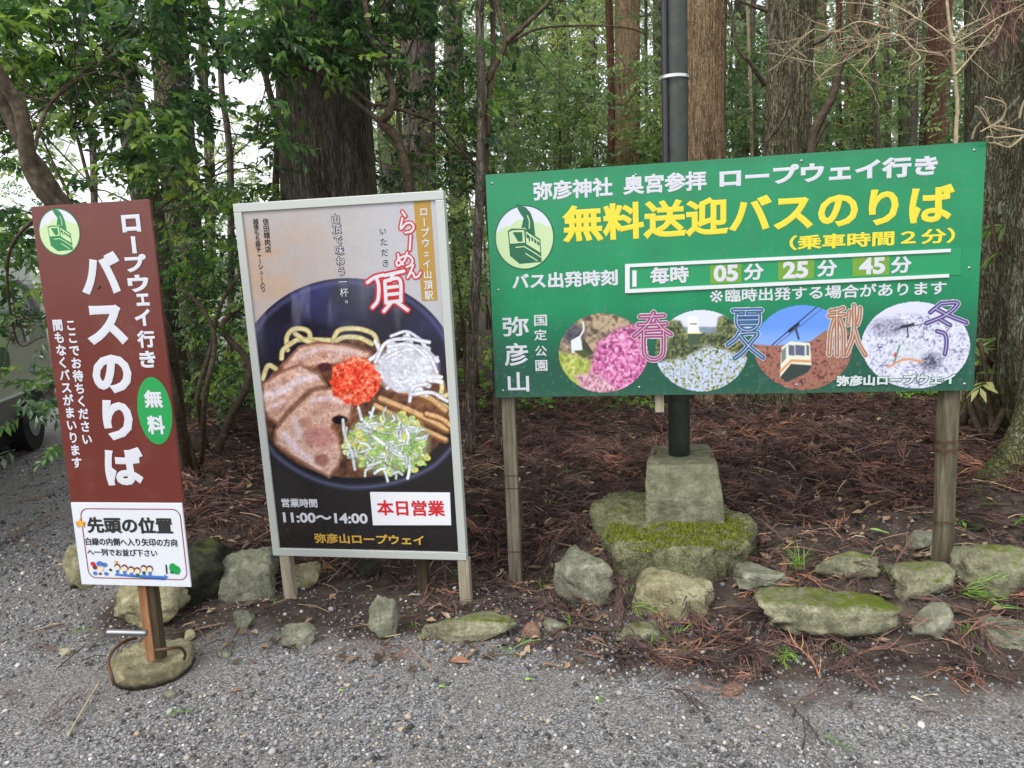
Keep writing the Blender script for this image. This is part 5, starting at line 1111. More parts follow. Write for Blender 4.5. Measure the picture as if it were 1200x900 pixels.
for lb, px, py, l, w, mt, a, up in [
 ('long pale dead leaf on gravel left of brown sign post', 58, 736, .085, .02, LEAFPALE, .55, .012), ('green leaf lying on the long lumpy boulder', 974, 716, .055, .03, LEAFGREEN, .1, .03),
 ('tan curled leaf on gravel below long low stone', 540, 778, .12, .05, LEAFTAN, -.3, .015), ('round green leaf on gravel below tan curled leaf', 518, 808, .035, .028, LEAFGREEN, 0, .012),
 ('round green leaf on gravel in the middle foreground', 620, 799, .035, .028, LEAFGREEN, .4, .012), ('pale green leaf on dark soil behind left post', 681, 563, .085, .045, LEAFPALE, -.6, .03),
 ('dark green leaf among fronds left of right post', 1030, 632, .1, .035, LEAFGREEN, -.4, .05), ('orange tan leaf on gravel under the ramen poster', 277, 812, .05, .03, LEAFTAN, .2, .012),
 ('brown leaf in the litter right of the pole footing', 905, 516, .16, .05, LEAFTAN, .1, .06), ('brown leaf in the litter near left post', 722, 494, .14, .06, LEAFTAN, .7, .05),
 ('yellow leaf leaning behind left leg of ramen poster', 357, 680, .12, .07, LEAFYEL, -.5, .03), ('thin white leaf on gravel at lower right', 1074, 822, .05, .014, LEAFPALE, -.9, .012),
 ('thin pale leaf on gravel beside the thin white leaf', 1090, 818, .06, .014, LEAFPALE, -.1, .012), ('small green leaf on gravel near lower left', 400, 812, .025, .018, LEAFGREEN, .1, .01),
 ('pale leaf on bank behind the green board', 648, 470, .12, .06, LEAFTAN, .3, .05), ('brown leaf right of left post', 585, 575, .1, .05, LEAFTAN, 1.1, .03)]:
    leaf_obj('fallen_leaf', lb, px, py, l, w, mt, a, up=up)
def tuft(label, px, py, n, l, spread, name='grass_tuft', cat='grass tuft', rn=(.4, 1), wid=.004, group='green tufts on the bank', lean=0.0):
    p = hit(px, py); r = np.random.default_rng(int(px * 7 + py)); V = []; F3 = []; F4 = []; Rn = []
    for k in range(n):
        a = r.uniform(0, 6.28); ll = l * r.uniform(.5, 1.1); sp = spread * r.uniform(.3, 1.2); t = np.linspace(0, 1, 6); b0 = r.normal(0, .012, 2)
        P = np.stack([b0[0] + np.cos(a) * sp * t ** 1.6 * ll + lean * t * ll, b0[1] + np.sin(a) * sp * t ** 1.6 * ll, ll * (t - .45 * sp * t ** 2)], 1)
        sd = np.array([-math.sin(a), math.cos(a), 0]) * wid * .5; w = (1 - t ** 2)[:, None]
        o = len(V); V += list(P - sd * w) + list(P + sd * w); F4 += [(o + i, o + i + 1, o + 7 + i, o + 6 + i) for i in range(5)]; Rn += [r.uniform(*rn)] * 12
    root = empty(name, label, cat, p, group)
    tag(link('blades', mesh_np('blades', np.array(V), np.array(F4), rnd=np.array(Rn)), LF_PLANT, root), kind=None); return root
for lb, px, py, n, l, sp in [('long bladed grass tuft behind the long lumpy boulder', 935, 668, 34, .2, .9), ('grass tuft between mossy slab and stones at right', 918, 700, 20, .13, 1.0),
   ('small grass tuft in front of the pale block', 757, 752, 16, .09, .9), ('small grass tuft at the foot of left post', 622, 560, 10, .08, .8), ('tiny grass tuft on gravel in the middle', 702, 822, 12, .045, .9),
   ('grass tuft below the mossy slab left side', 738, 700, 12, .09, 1.1), ('grass sprout behind left post of board', 664, 556, 9, .08, .5), ('grass tuft under green board near pole', 712, 500, 14, .1, .8), ('small grass tuft on soil left of tall grey boulder', 636, 690, 14, .08, 1.0), ('grass tuft at right foot of the wedge shaped stone', 1132, 742, 16, .09, 1.1), ('short grass under the long lumpy boulder middle', 985, 764, 14, .07, 1.1), ('grass tuft between mossy topped stone and its neighbour', 1036, 672, 12, .08, 1.0), ('grass tuft on gravel edge right of low mossy stone', 800, 765, 12, .06, 1.1), ('tiny grass tuft by the long low mossy stone', 486, 735, 10, .05, .9), ('grass blades beside the squarish grey stone', 322, 706, 9, .06, 1.0), ('short grass at the slab right corner', 884, 648, 12, .07, 1.1)]: tuft(lb, px, py, n, l, sp)
FG = [frond_template(300 + k) for k in range(6)]
def sprig(label, px, py, s, ang, n=1, seed=0):
    p = hit(px, py); r = np.random.default_rng(int(px)); m_ = n
    V, F, rn = place_templates(FG, r.normal(0, .02 if n > 1 else 0, (m_, 3)) * [1, 1, .2] + [0, 0, .02], euler_mats(r.normal(0, .2, m_), r.normal(-.2, .15, m_), ang + r.normal(0, .5 if n > 1 else 0, m_)), np.full(m_, s), r.uniform(.4, 1, m_), seed)
    o = link('cedar_sprig', mesh_np('cedar_sprig', V, F, rnd=np.clip(rn, 0, 1)), LF_PLANT); o.location = p; return tag(o, label, 'sprig', 'fresh green cedar sprigs')
for i, (lb, px, py, s, a, n) in enumerate([('green cedar sprig fanned before right post of green board', 1128, 700, .9, -.6, 4), ('green cedar sprig right of the wedge shaped stone', 1160, 690, .8, .3, 3), ('green cedar sprig on gravel under the long boulder', 918, 765, .8, -2.2, 4),
   ('green cedar sprig below the low mossy stone', 768, 757, .7, .3, 3), ('green cedar sprig right of oval grey stone', 672, 738, .6, 1.2, 2), ('green cedar sprig on gravel left of center', 590, 766, .6, .1, 2), ('green cedar sprig below the pale block left side', 745, 712, .7, -.9, 2),
   ('lone green cedar sprig on gravel at lower right', 955, 862, .6, -.9, 1), ('green cedar twig on gravel beside round stone base', 192, 845, .55, .5, 1), ('green cedar twig on gravel left of round base', 78, 748, .5, .4, 1),
   ('green cedar sprig in litter under green board', 1030, 492, .9, .1, 2), ('green sprig at far right of gravel', 1148, 772, .45, 1.3, 1), ('green cedar sprig under green board left half', 730, 480, .9, .6, 3), ('green sprig beside mossy boulder at right edge', 1190, 620, .8, .2, 2), ('green sprig by poster right foot', 560, 680, .6, 2.6, 2)]): sprig(lb, px, py, s, a, n, i)
# dead branches on the litter
for lb, pts, rr in [('thin dead branch arched over the litter under green board', [(885, 468), (905, 496), (930, 505), (958, 480), (978, 462)], .006), ('grey dead twig across litter right of footing', [(902, 482), (940, 478), (965, 486)], .004), ('long thin root like stick in front of stones', [(628, 762), (665, 748), (700, 745), (728, 752)], .006),
   ('long curved stick below mossy slab', [(560, 668), (600, 700), (612, 712)], .004), ('thin stick lying behind squarish stone', [(262, 606), (290, 620), (312, 632)], .004), ('twig on bank left of squarish stone', [(232, 612), (262, 600), (300, 592)], .005), ('thin cane leaning beside the right post', [(1118, 705), (1112, 668), (1104, 640)], .004)]:
    thing_tube('dead_branch', lb, 'branch', [hit(*q) + [0, 0, .03 + .03 * (i % 2)] for i, q in enumerate(pts)], rr, BK_SMOOTH, 6)

# ------------------------------------------------------------------ foliage templates
def spray_template(seed, nl, ll, lw, tw=True, spread=.2, fold=True, droop=.35):
    r = np.random.default_rng(seed); V = []; F3 = []; RR = []
    Ln = spread * r.uniform(.8, 1.2)
    for k in range(nl):
        q = (k + .5) / nl; b = np.array([Ln * q, r.normal(0, .006), -.25 * Ln * q * q]); side = 1 if k % 2 else -1
        a = side * r.uniform(.5, 1.15) * (1 - .6 * (q > .9)); l = ll * r.uniform(.7, 1.15); w = lw * r.uniform(.8, 1.1)
        d = np.array([math.cos(a), math.sin(a), -droop * r.uniform(.2, 1.6)]); d /= np.linalg.norm(d); s_ = np.cross(d, [0, 0, 1]); s_ /= np.linalg.norm(s_)
        nrm = np.cross(s_, d); tw_ = r.normal(0, .45); s2_ = s_ * math.cos(tw_) + nrm * math.sin(tw_)
        o = len(V); c = b + d * l * .5
        if fold:
            V += [b, c + s2_ * w / 2 + nrm * w * .18, c - s2_ * w / 2 + nrm * w * .18, c, b + d * l - [0, 0, l * .12]]
            F3 += [(o, o + 3, o + 1), (o, o + 2, o + 3), (o + 3, o + 4, o + 1), (o + 3, o + 2, o + 4)]; RR += [r.normal(0, .12)] * 5
        else:
            V += [b, c + s2_ * w / 2, c - s2_ * w / 2, b + d * l]; F3 += [(o, o + 2, o + 1), (o + 1, o + 2, o + 3)]; RR += [r.normal(0, .12)] * 4
    if tw:
        o = len(V); V += [np.array([0, .0018, 0]), np.array([0, -.0018, 0]), np.array([Ln, 0, -.25 * Ln])]; F3 += [(o, o + 1, o + 2)]; RR += [-.3] * 3
    return np.array(V), np.array(F3), np.array(RR)
T_NEAR = [spray_template(400 + k, 8, .072, .034, True, .17) for k in range(10)]
T_MID = [spray_template(420 + k, 12, .075, .03, True, .26, False) for k in range(8)]
T_FAR = [spray_template(440 + k, 14, .13, .05, False, .42, False) for k in range(8)]
T_CED = [spray_template(460 + k, 16, .16, .035, False, .5, False, 1.3) for k in range(8)]
T_BIG = [spray_template(480 + k, 9, .14, .05, True, .16, True, .5) for k in range(5)]
def foliage(name, C, T, mat_, parent, s=(.8, 1.25), seed=0, sig=.0, tone=.5, tonev=.3, kind='stuff', per=1, flat=.45):
    r = np.random.default_rng(seed); C = np.repeat(np.asarray(C), per, 0); n = len(C)
    P = C + r.normal(0, 1, (n, 3)) * [sig, sig, sig * .6]
    M_ = euler_mats(r.normal(0, flat, n), r.normal(.1, flat, n), r.uniform(0, 6.28, n))
    rn = np.clip(tone + r.normal(0, tonev, n) * .6 + (fbm(P * 1.3, 2, seed + 9) - .5) * tonev * 2.2, .02, .98)
    V, F, rr = place_templates(T, P, M_, r.uniform(*s, n), rn, seed + 1)
    if parent is not None:
        inv = np.array(parent.matrix_world.inverted() if parent.matrix_world != Matrix() else Matrix.Translation(-parent.location)); V = V - np.array(parent.location)
    o = link(name, mesh_np(name, V, F, rnd=rr), mat_, parent)
    if kind: o['kind'] = kind
    return o
def zone(n, x0, y0, x1, y1, Y0, Y1, seed, gap=0.0, gs_=.012):
    r = np.random.default_rng(seed); X = r.uniform(x0, x1, n * 2); Y = r.uniform(y0, y1, n * 2); D = r.uniform(Y0, Y1, n * 2)
    k = n2(X, Y, gs_, seed, 3) > gap; X, Y, D = X[k][:n], Y[k][:n], D[k][:n]
    P = np.array([at(a, b, c) for a, b, c in zip(X, Y, D)]); z = height(P[:, 0], P[:, 1])[0]; return P[P[:, 2] > z + .06]

# ------------------------------------------------------------------ trees
def rad_at(P, wpx): return wpx * float((np.asarray(P) - CAM_O) @ _F) / FPX / 2
def trunk(label, x1, y1, x2, y2, wpx, Y, material, near=1, flare=1.35, crown=True, group='cedar trunks of the wood', name='cedar_tree', cat='tree', ztop=11.5, seed=0, ridge=.07, taper=.25, crown_r=1.9, crown_n=80, czb=8.0):
    A, B = at(x1, y1, Y), at(x2, y2, Y); d = (A - B) / (A[2] - B[2]); zg = zat(B[0], B[1]); 
    base = B + d * (zg - B[2]); base[2] = zg; r0 = rad_at(B, wpx)
    nz = {2: 90, 1: 44, 0: 22}[near]; seg = {2: 110, 1: 54, 0: 22}[near]
    tt = np.linspace(0, 1, nz) ** 1.35; z = zg - .15 + (ztop - zg + .15) * tt
    dd = np.array([d[0], d[1]]); dd = np.clip(dd, -.12, .12)
    P = np.stack([base[0] + dd[0] * (z - zg), base[1] + dd[1] * (z - zg), z], 1)
    P[:, 0] += (vn(np.stack([z * .5, z * 0 + seed, z * 0], 1), seed) - .5) * .06 * (z - zg) / 4
    rr = r0 * (1 - taper * (z - B[2]) / (ztop - zg)) * (1 + (flare - 1) * np.exp(-(z - zg) / .35))
    def lump(th, p, i):
        c, s_ = np.cos(th), np.sin(th); q = 9 if near else 5
        a = fbm(np.stack([c * q + seed, s_ * q, c * 0 + p[2] * .45], 1), 3, seed + 3); b = fbm(np.stack([c * 1.6, s_ * 1.6 + seed, c * 0 + p[2] * .35], 1), 2, seed + 5)
        fl = math.exp(-(p[2] - zg) / .3); e = vn(np.stack([c * 2.2, s_ * 2.2, c * 0 + seed], 1), seed + 8)
        return 1 + (np.abs(a - .5) * 2 - .35) * ridge * 2.2 + (b - .5) * .14 + (e - .5) * .55 * fl
    o = empty(name, label, cat, base, group)
    mb = MB(); mb.tube(P - base, rr, seg, True, lump=lump); mb.build('trunk', material, o, True)
    if crown:
        r = np.random.default_rng(seed + 77); n = crown_n; hh = r.uniform(0, 1, n) ** .9; a = r.uniform(0, 6.28, n); q = crown_r * (1.05 - .75 * hh) * np.sqrt(r.uniform(.05, 1, n)); zz = czb + hh * (ztop + 1.2 - czb)
        k = np.searchsorted(z, np.minimum(zz, z[-1])).clip(0, nz - 1)
        C = np.stack([P[k, 0] + q * np.cos(a), P[k, 1] + q * np.sin(a), zz], 1)
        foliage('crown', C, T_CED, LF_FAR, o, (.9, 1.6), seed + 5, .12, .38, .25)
        mb = MB()
        for j in range(16):
            zz_ = czb - .4 + (ztop - czb) * (j + .5) / 16; aa = j * 2.4; k = int(np.searchsorted(z, zz_).clip(0, nz - 1)); l = crown_r * (1 - .6 * j / 16)
            mb = MB(); mb.tube(np.array([P[k], P[k] + [math.cos(aa) * l * .5, math.sin(aa) * l * .5, .1], P[k] + [math.cos(aa) * l, math.sin(aa) * l, -.1]]) - base, [.04, .025, .008], 5, False); mb.build('limb', material, o, True)
    return o, P, rr, base
trunk('huge dark fissured trunk rising right behind the ramen poster', 375, 0, 388, 230, 109, 6.0, BK_DARK, 2, 1.2, seed=1, ridge=.05)
trunk('dark trunk standing above right corner of ramen poster', 490, 0, 492, 225, 40, 8.6, BK_DARK, 1, seed=2)
trunk('slim greyish trunk between ramen poster and green board', 531, 30, 537, 230, 23, 10.5, BK_MOSS, 1, seed=3, crown_r=1.4)
trunk('thin dark trunk half hidden right of the huge dark trunk', 448, 40, 456, 220, 22, 12, BK_DARK, 0, seed=4, crown_r=1.4)
trunk('brown trunk with pale ridges above left half of green board', 735, 0, 735, 185, 29, 10.5, BK_BROWN, 1, seed=5)
trunk('narrow reddish trunk touching left side of brown ridged trunk', 715, 90, 715, 185, 9, 10.9, BK_RED, 0, seed=6, crown_r=1.0, crown_n=120)
trunk('dim far trunk above the white shrine lettering', 656, 60, 657, 190, 20, 17, BK_DARK, 0, seed=7)
trunk('brown fibrous trunk directly behind the lamp pole', 829, 0, 827, 185, 50, 7.6, BK_BROWN, 2, 1.15, seed=8, ridge=.05)
trunk('thick pale mossy trunk above center right of green board', 931, 0, 921, 178, 53, 7.2, BK_MOSS, 2, 1.3, seed=9, ridge=.09)
trunk('short looking dark trunk behind the slim pale sapling stem', 1012, 90, 1014, 165, 18, 14, BK_RED, 0, seed=10)
trunk('far brown trunk left of the pale slim stem', 997, 100, 996, 165, 13, 17, BK_BROWN, 0, seed=11, crown_n=150)
trunk('dark straight trunk beside a pale slim trunk above green board', 1069, 0, 1067, 165, 14, 12.5, BK_DARK, 0, seed=12)
trunk('pale slim trunk left of reddish trunk', 1057, 0, 1056, 165, 9, 11.8, BK_MOSS, 0, seed=13, crown_r=1.0, crown_n=120)
trunk('reddish brown trunk near the right end of green board', 1101, 0, 1097, 165, 27, 10.5, BK_RED, 1, seed=14)
trunk('massive lichen grey trunk at the right edge of the photo', 1212, 60, 1212, 180, 134, 5.9, BK_LICH, 2, 1.15, seed=15, ridge=.05)
trunk('leaning mossy footed trunk at the right edge nearest the board', 1300, 100, 1277, 300, 170, 4.75, BK_LICH, 2, 1.12, seed=16, ridge=.05, crown_n=250)
trunk('dark trunk seen through leaves above the brown sign', 130, 0, 152, 130, 33, 7.2, BK_DARK, 1, seed=17)
trunk('pale barked trunk behind leaves right of the brown sign', 205, 130, 218, 330, 42, 8.2, BK_MOSS, 1, seed=18)
trunk('background dark trunk far left of the thick mossy trunk', 868, 60, 868, 175, 15, 15, BK_DARK, 0, seed=19)
trunk('grey far trunk between the lettering and lamp pole', 770, 40, 770, 185, 11, 19, BK_MOSS, 0, seed=20, crown_n=150)
for i, (a, Y) in enumerate([(-240, 9), (-420, 13), (600, 21), (690, 24), (960, 20), (1140, 18), (1420, 9), (1560, 14), (1330, 20), (905, 25), (1035, 23)]):
    trunk(['far trunk off left beyond the minibus', 'farther trunk off left beyond the minibus', 'dim far trunk above the left end of green board', 'dim far trunk left of the brown ridged trunk', 'dim far trunk behind the leaning dark stem', 'dim far trunk behind the massive right trunk', 'near trunk off the right edge of the photo', 'farther trunk off the right edge of the photo', 'far trunk off right, behind the leaning mossy trunk', 'dim far trunk left of the thick pale mossy trunk', 'dim far trunk beside the slim pale grey stem'][i], a, 60, a, 160, 300 / Y * .9, Y, [BK_DARK, BK_BROWN, BK_MOSS][i % 3], 0, seed=30 + i, crown_n=80, crown_r=2.3, czb=6.6 if Y > 15 else 8.0, group='dim far cedars')

def branch(mb, pts, r0, r1, n=None, seg=7, wob=.0, seed=0):
    P = smooth_path(pts, n or 6 * len(pts)); r = np.random.default_rng(seed); P = P + r.normal(0, wob, P.shape); mb.tube(P, np.linspace(r0, r1, len(P)), seg, True)
def px_path(pts): return [at(*q) for q in pts]
def wood_part(o, name, pts, r0, r1, material=BK_SMOOTH, seed=0, seg=8):
    mb = MB(); P = smooth_path(px_path(pts), 8 * len(pts)) - np.array(o.location); rn = np.random.default_rng(seed); P += rn.normal(0, min(r0 * .05, .0012), P.shape)
    mb.tube(P, np.linspace(r0, r1, len(P)), seg); return mb.build(name, material, o, True)
def twigs(o, starts, n, l, r0, material, seed, down=.0, per=3):
    """side twigs fanning from points: one joined part, too fine to pick apart"""
    r = np.random.default_rng(seed); mb = MB()
    for k in range(n):
        s_ = starts[r.integers(len(starts))]; a = r.uniform(0, 6.28); el = r.normal(.1, .5); L_ = l * r.uniform(.4, 1.2); d = np.array([math.cos(a) * math.cos(el), math.sin(a) * math.cos(el) * .6, math.sin(el) - down])
        P = [s_]; 
        for j in range(4): d = d + r.normal(0, .28, 3); d /= np.linalg.norm(d); P.append(P[-1] + d * L_ / 4)
        mb.tube(np.array(P) - np.array(o.location), np.linspace(r0, r0 * .35, 5), 4, False)
        for j in range(per):
            q = P[1 + j % 3]; d2 = d + r.normal(0, .8, 3); d2 /= np.linalg.norm(d2); mb.tube(np.array([q, q + d2 * L_ * .2, q + d2 * L_ * .4 + r.normal(0, .01, 3)]) - np.array(o.location), [r0 * .5, r0 * .4, r0 * .2], 3, False)
    t_ = mb.build('twigs', material, o, True); t_['kind'] = 'stuff'; return t_
# left twisted evergreen, rooted at the bank behind the brown sign
p = hit(228, 552); lt = empty('broadleaf_tree', 'evergreen tree with two twisted dark stems rising above the brown sign', 'tree', p, None)
wood_part(lt, 'stem', [(228, 556, p[1]), (212, 500, p[1] - .1), (196, 400, 4.2), (150, 310, 4.0), (95, 262, 3.8), (58, 234, 3.7), (34, 196, 3.65), (30, 160, 3.62), (22, 125, 3.6), (2, 92, 3.55), (-30, 30, 3.5), (-40, -60, 3.5)], .045, .028, seed=1, seg=12)
wood_part(lt, 'stem', [(222, 556, p[1] + .05), (206, 480, 4.4), (170, 360, 4.25), (120, 280, 4.0), (74, 236, 3.85), (48, 196, 3.78), (28, 172, 3.72), (8, 132, 3.7), (-10, 100, 3.65), (-40, 80, 3.6)], .04, .024, seed=2, seg=12)
wood_part(lt, 'stem', [(236, 552, p[1] + .1), (240, 470, 4.9), (252, 400, 4.9), (236, 360, 4.9), (214, 340, 4.9)], .022, .012, seed=3)
for k, q in enumerate([[(108, 225, 4.2), (88, 150, 4.2), (76, 80, 4.3), (70, 60, 4.3)], [(84, 235, 4.3), (62, 190, 4.3), (44, 150, 4.4)], [(150, 290, 4.2), (180, 250, 4.5), (240, 210, 4.8), (300, 160, 5)], [(36, 190, 3.66), (60, 120, 4), (130, 60, 4.3), (190, 20, 4.6), (250, 10, 4.7), (330, 30, 4.8)], [(60, 236, 3.75), (10, 300, 4.3), (20, 400, 4.6), (50, 395, 4.5)], [(200, 460, 4.5), (120, 440, 4.8), (70, 450, 4.8), (40, 475, 4.8)]]): wood_part(lt, 'branch', q, .011, .004, seed=k)
twigs(lt, [at(*q) for q in [(60, 120, 4), (130, 60, 4.3), (200, 20, 4.6), (88, 150, 4.2), (240, 210, 4.8), (180, 250, 4.5), (300, 160, 5), (20, 380, 4.6), (76, 80, 4.3), (44, 150, 4.4)]], 60, .7, .006, BK_SMOOTH, 15)
C = np.concatenate([zone(600, -160, -120, 340, 60, 3.9, 6.2, 1, .45), zone(520, -140, 60, 330, 235, 4.0, 6.4, 2, .51), zone(80, -60, 250, 70, 385, 4.4, 5.4, 3, .5), zone(10, 20, 430, 84, 490, 4.6, 5.2, 36, .2)])
foliage('foliage', C, T_NEAR, LF_NEAR, lt, (.85, 1.3), 11, .07, .57, .4, per=2)
foliage('foliage', zone(34, 30, 380, 96, 540, 3.75, 4.4, 4, .4), T_NEAR, LF_NEAR, lt, (.8, 1.1), 12, .05, .45, .3)
# shrub between brown sign and poster
p = hit(252, 535); sh = empty('evergreen_shrub', 'crooked dark stemmed shrub between the brown sign and the ramen poster', 'shrub', p, None)
wood_part(sh, 'stem', [(252, 538, p[1]), (270, 490, p[1] - .1), (290, 450, p[1] - .2), (289, 420, p[1] - .2), (266, 395, p[1] - .2), (262, 378, p[1] - .15), (285, 358, p[1])], .034, .018, seed=4, seg=10)
wood_part(sh, 'stem', [(246, 538, p[1] + .1), (232, 470, 5.2), (246, 410, 5.3), (262, 350, 5.3), (300, 300, 5.4)], .02, .01, seed=5)
foliage('foliage', np.concatenate([zone(240, 180, 215, 335, 420, 5.3, 7.4, 5, .47), zone(50, 180, 420, 330, 470, 6.0, 7.6, 6, .5)]), T_NEAR, LF_NEAR, sh, (.85, 1.25), 13, .07, .55, .35, per=2)
# forked tree behind the poster
p = at(478, 470, 5.2); p[2] = zat(p[0], p[1]); ft = empty('broadleaf_tree', 'small forked tree with bare bent branches crossing the huge dark trunk', 'tree', p, None)
wood_part(ft, 'stem', [(480, 560, 5.2), (480, 400, 5.1), (480, 250, 5.0), (477, 205, 4.95), (466, 165, 4.9), (446, 143, 4.85)], .045, .03, seed=6, seg=10)
for k, (q, a, b) in enumerate([([(446, 143, 4.85), (457, 130, 4.8), (460, 105, 4.8), (447, 70, 4.8), (432, 30, 4.8), (424, -30, 4.8)], .026, .018), ([(446, 143, 4.85), (420, 122, 4.9), (380, 88, 4.9), (345, 77, 4.9), (310, 71, 4.9), (280, 68, 4.9), (210, 40, 4.9)], .018, .009),
    ([(440, 125, 4.88), (400, 95, 5), (360, 72, 5), (330, 48, 5), (300, 28, 5), (270, 22, 5)], .012, .007), ([(440, 120, 4.8), (480, 132, 4.9), (512, 145, 5), (540, 175, 5.1), (562, 200, 5.2)], .014, .009), ([(474, 190, 5), (466, 120, 5.1), (472, 80, 5.2), (488, 40, 5.2), (505, 15, 5.2), (540, -20, 5.2)], .01, .006),
    ([(447, 70, 4.8), (440, 30, 4.9), (462, -10, 5)], .012, .008), ([(478, 205, 5), (500, 160, 5), (518, 150, 5.1), (530, 130, 5.2)], .006, .003)]): wood_part(ft, 'branch', q, a, b, seed=20 + k)
twigs(ft, [at(*q) for q in [(380, 88, 4.9), (440, 60, 4.8), (500, 140, 5), (540, 180, 5.1), (478, 200, 5), (470, 90, 5.1), (330, 60, 5)]], 34, .5, .005, BK_SMOOTH, 5)
foliage('foliage', np.concatenate([zone(420, 270, -140, 600, 42, 4.6, 6.2, 7, .42), zone(110, 280, 30, 480, 78, 4.6, 5.6, 8, .45), zone(90, 470, 60, 575, 210, 5.0, 6.2, 9, .5), zone(20, 420, 150, 480, 230, 6.4, 7, 10, .3)]), T_NEAR, LF_NEAR, ft, (.8, 1.2), 14, .06, .42, .34, per=2)
# forked slim tree left of green board
p = at(551, 520, 5.3); p[2] = zat(p[0], p[1]); f2 = empty('broadleaf_tree', 'slim dark forked tree at the left edge of the green board', 'tree', p, None)
wood_part(f2, 'stem', [(551, 530, 5.3), (552, 440, 5.25), (558, 330, 5.2), (563, 200, 5.1), (564, 100, 5.1), (562, 20, 5.1), (566, -50, 5.1)], .042, .026, BK_DARK, seed=7, seg=10)
wood_part(f2, 'stem', [(566, 240, 5.15), (573, 120, 5.15), (578, 60, 5.2), (575, -40, 5.2)], .024, .018, BK_SMOOTH, seed=8, seg=10)
wood_part(f2, 'stem', [(583, 530, 5.6), (580, 420, 5.55), (576, 300, 5.5), (570, 230, 5.4)], .024, .02, BK_DARK, seed=9)
for k, (q, a, b) in enumerate([([(571, 95, 5.15), (592, 52, 5.1), (586, 20, 5.1), (576, -30, 5.1)], .022, .014), ([(592, 50, 5.1), (615, 30, 5.05), (645, 0, 5), (665, -30, 5)], .02, .012), ([(594, 52, 5.1), (630, 34, 5.2), (680, 30, 5.3), (730, 32, 5.4), (760, 40, 5.5)], .01, .005), ([(610, 45, 5.2), (650, 90, 5.3), (700, 140, 5.4), (750, 190, 5.5)], .005, .003), ([(690, 30, 5.3), (720, 60, 5.4), (745, 95, 5.4)], .004, .002)]): wood_part(f2, 'branch', q, a, b, seed=40 + k)
foliage('foliage', np.concatenate([zone(130, 555, -100, 770, 20, 5.2, 6.6, 11, .45), zone(50, 560, 20, 640, 200, 5.4, 6.6, 12, .5), zone(26, 500, 250, 566, 420, 5.4, 6.2, 13, .4)]), T_NEAR, LF_MID, f2, (.8, 1.2), 15, .08, .4, .34, per=2)
# dark slender stem left of the huge trunk
p = at(325, 420, 6.4); p[2] = zat(p[0], p[1]); s3 = empty('slender_tree', 'slender dark crooked stem left of the huge dark trunk', 'tree', p)
wood_part(s3, 'stem', [(326, 480, 6.4), (324, 300, 6.4), (323, 220, 6.4), (325, 150, 6.4), (314, 100, 6.4), (306, 60, 6.4), (310, -40, 6.4)], .035, .025, BK_SMOOTH, seed=11)
# leaning dark tree right of thick mossy trunk
p = at(950, 400, 6.9); p[2] = zat(p[0], p[1]); s4 = empty('leaning_tree', 'dark stem leaning right beside the thick pale mossy trunk', 'tree', p)
wood_part(s4, 'stem', [(952, 420, 6.9), (950, 230, 6.9), (952, 165, 6.9), (962, 138, 6.9), (976, 112, 6.9), (984, 80, 6.9), (1000, 45, 6.9), (1008, 10, 6.9), (1012, -40, 6.9)], .045, .03, BK_SMOOTH, seed=12, seg=10)
wood_part(s4, 'branch', [(952, 175, 6.9), (964, 150, 6.9), (967, 145, 6.9)], .03, .02, BK_SMOOTH, seed=13)
for k, q in enumerate([[(896, 100, 7.0), (880, 75, 6.9), (864, 55, 6.9), (858, 20, 6.9), (850, -10, 6.9)], [(900, 13, 6.8), (885, 8, 6.8), (865, 0, 6.8)], [(953, 52, 6.8), (968, 44, 6.8), (984, 28, 6.8)]]): wood_part(s4, 'branch', q, .02, .012, BK_SMOOTH, seed=50 + k)
# vine on the mossy trunk
p = at(905, 300, 6.95); vn_ = empty('climbing_vine', 'dark vine twisting up the thick pale mossy trunk', 'vine', p)
wood_part(vn_, 'stem', [(896, 300, 6.88), (897, 178, 6.88), (912, 150, 6.88), (923, 125, 6.88), (927, 90, 6.88), (921, 60, 6.88), (916, 30, 6.88), (912, -20, 6.88)], .018, .014, BK_DARK, seed=14)
wood_part(vn_, 'stem', [(900, 172, 6.86), (914, 165, 6.86), (912, 120, 6.86), (925, 85, 6.86)], .006, .005, BK_SMOOTH, seed=15)
wood_part(vn_, 'stem', [(905, 60, 6.86), (899, 20, 6.86), (901, -20, 6.86)], .02, .02, BK_DARK, seed=16)
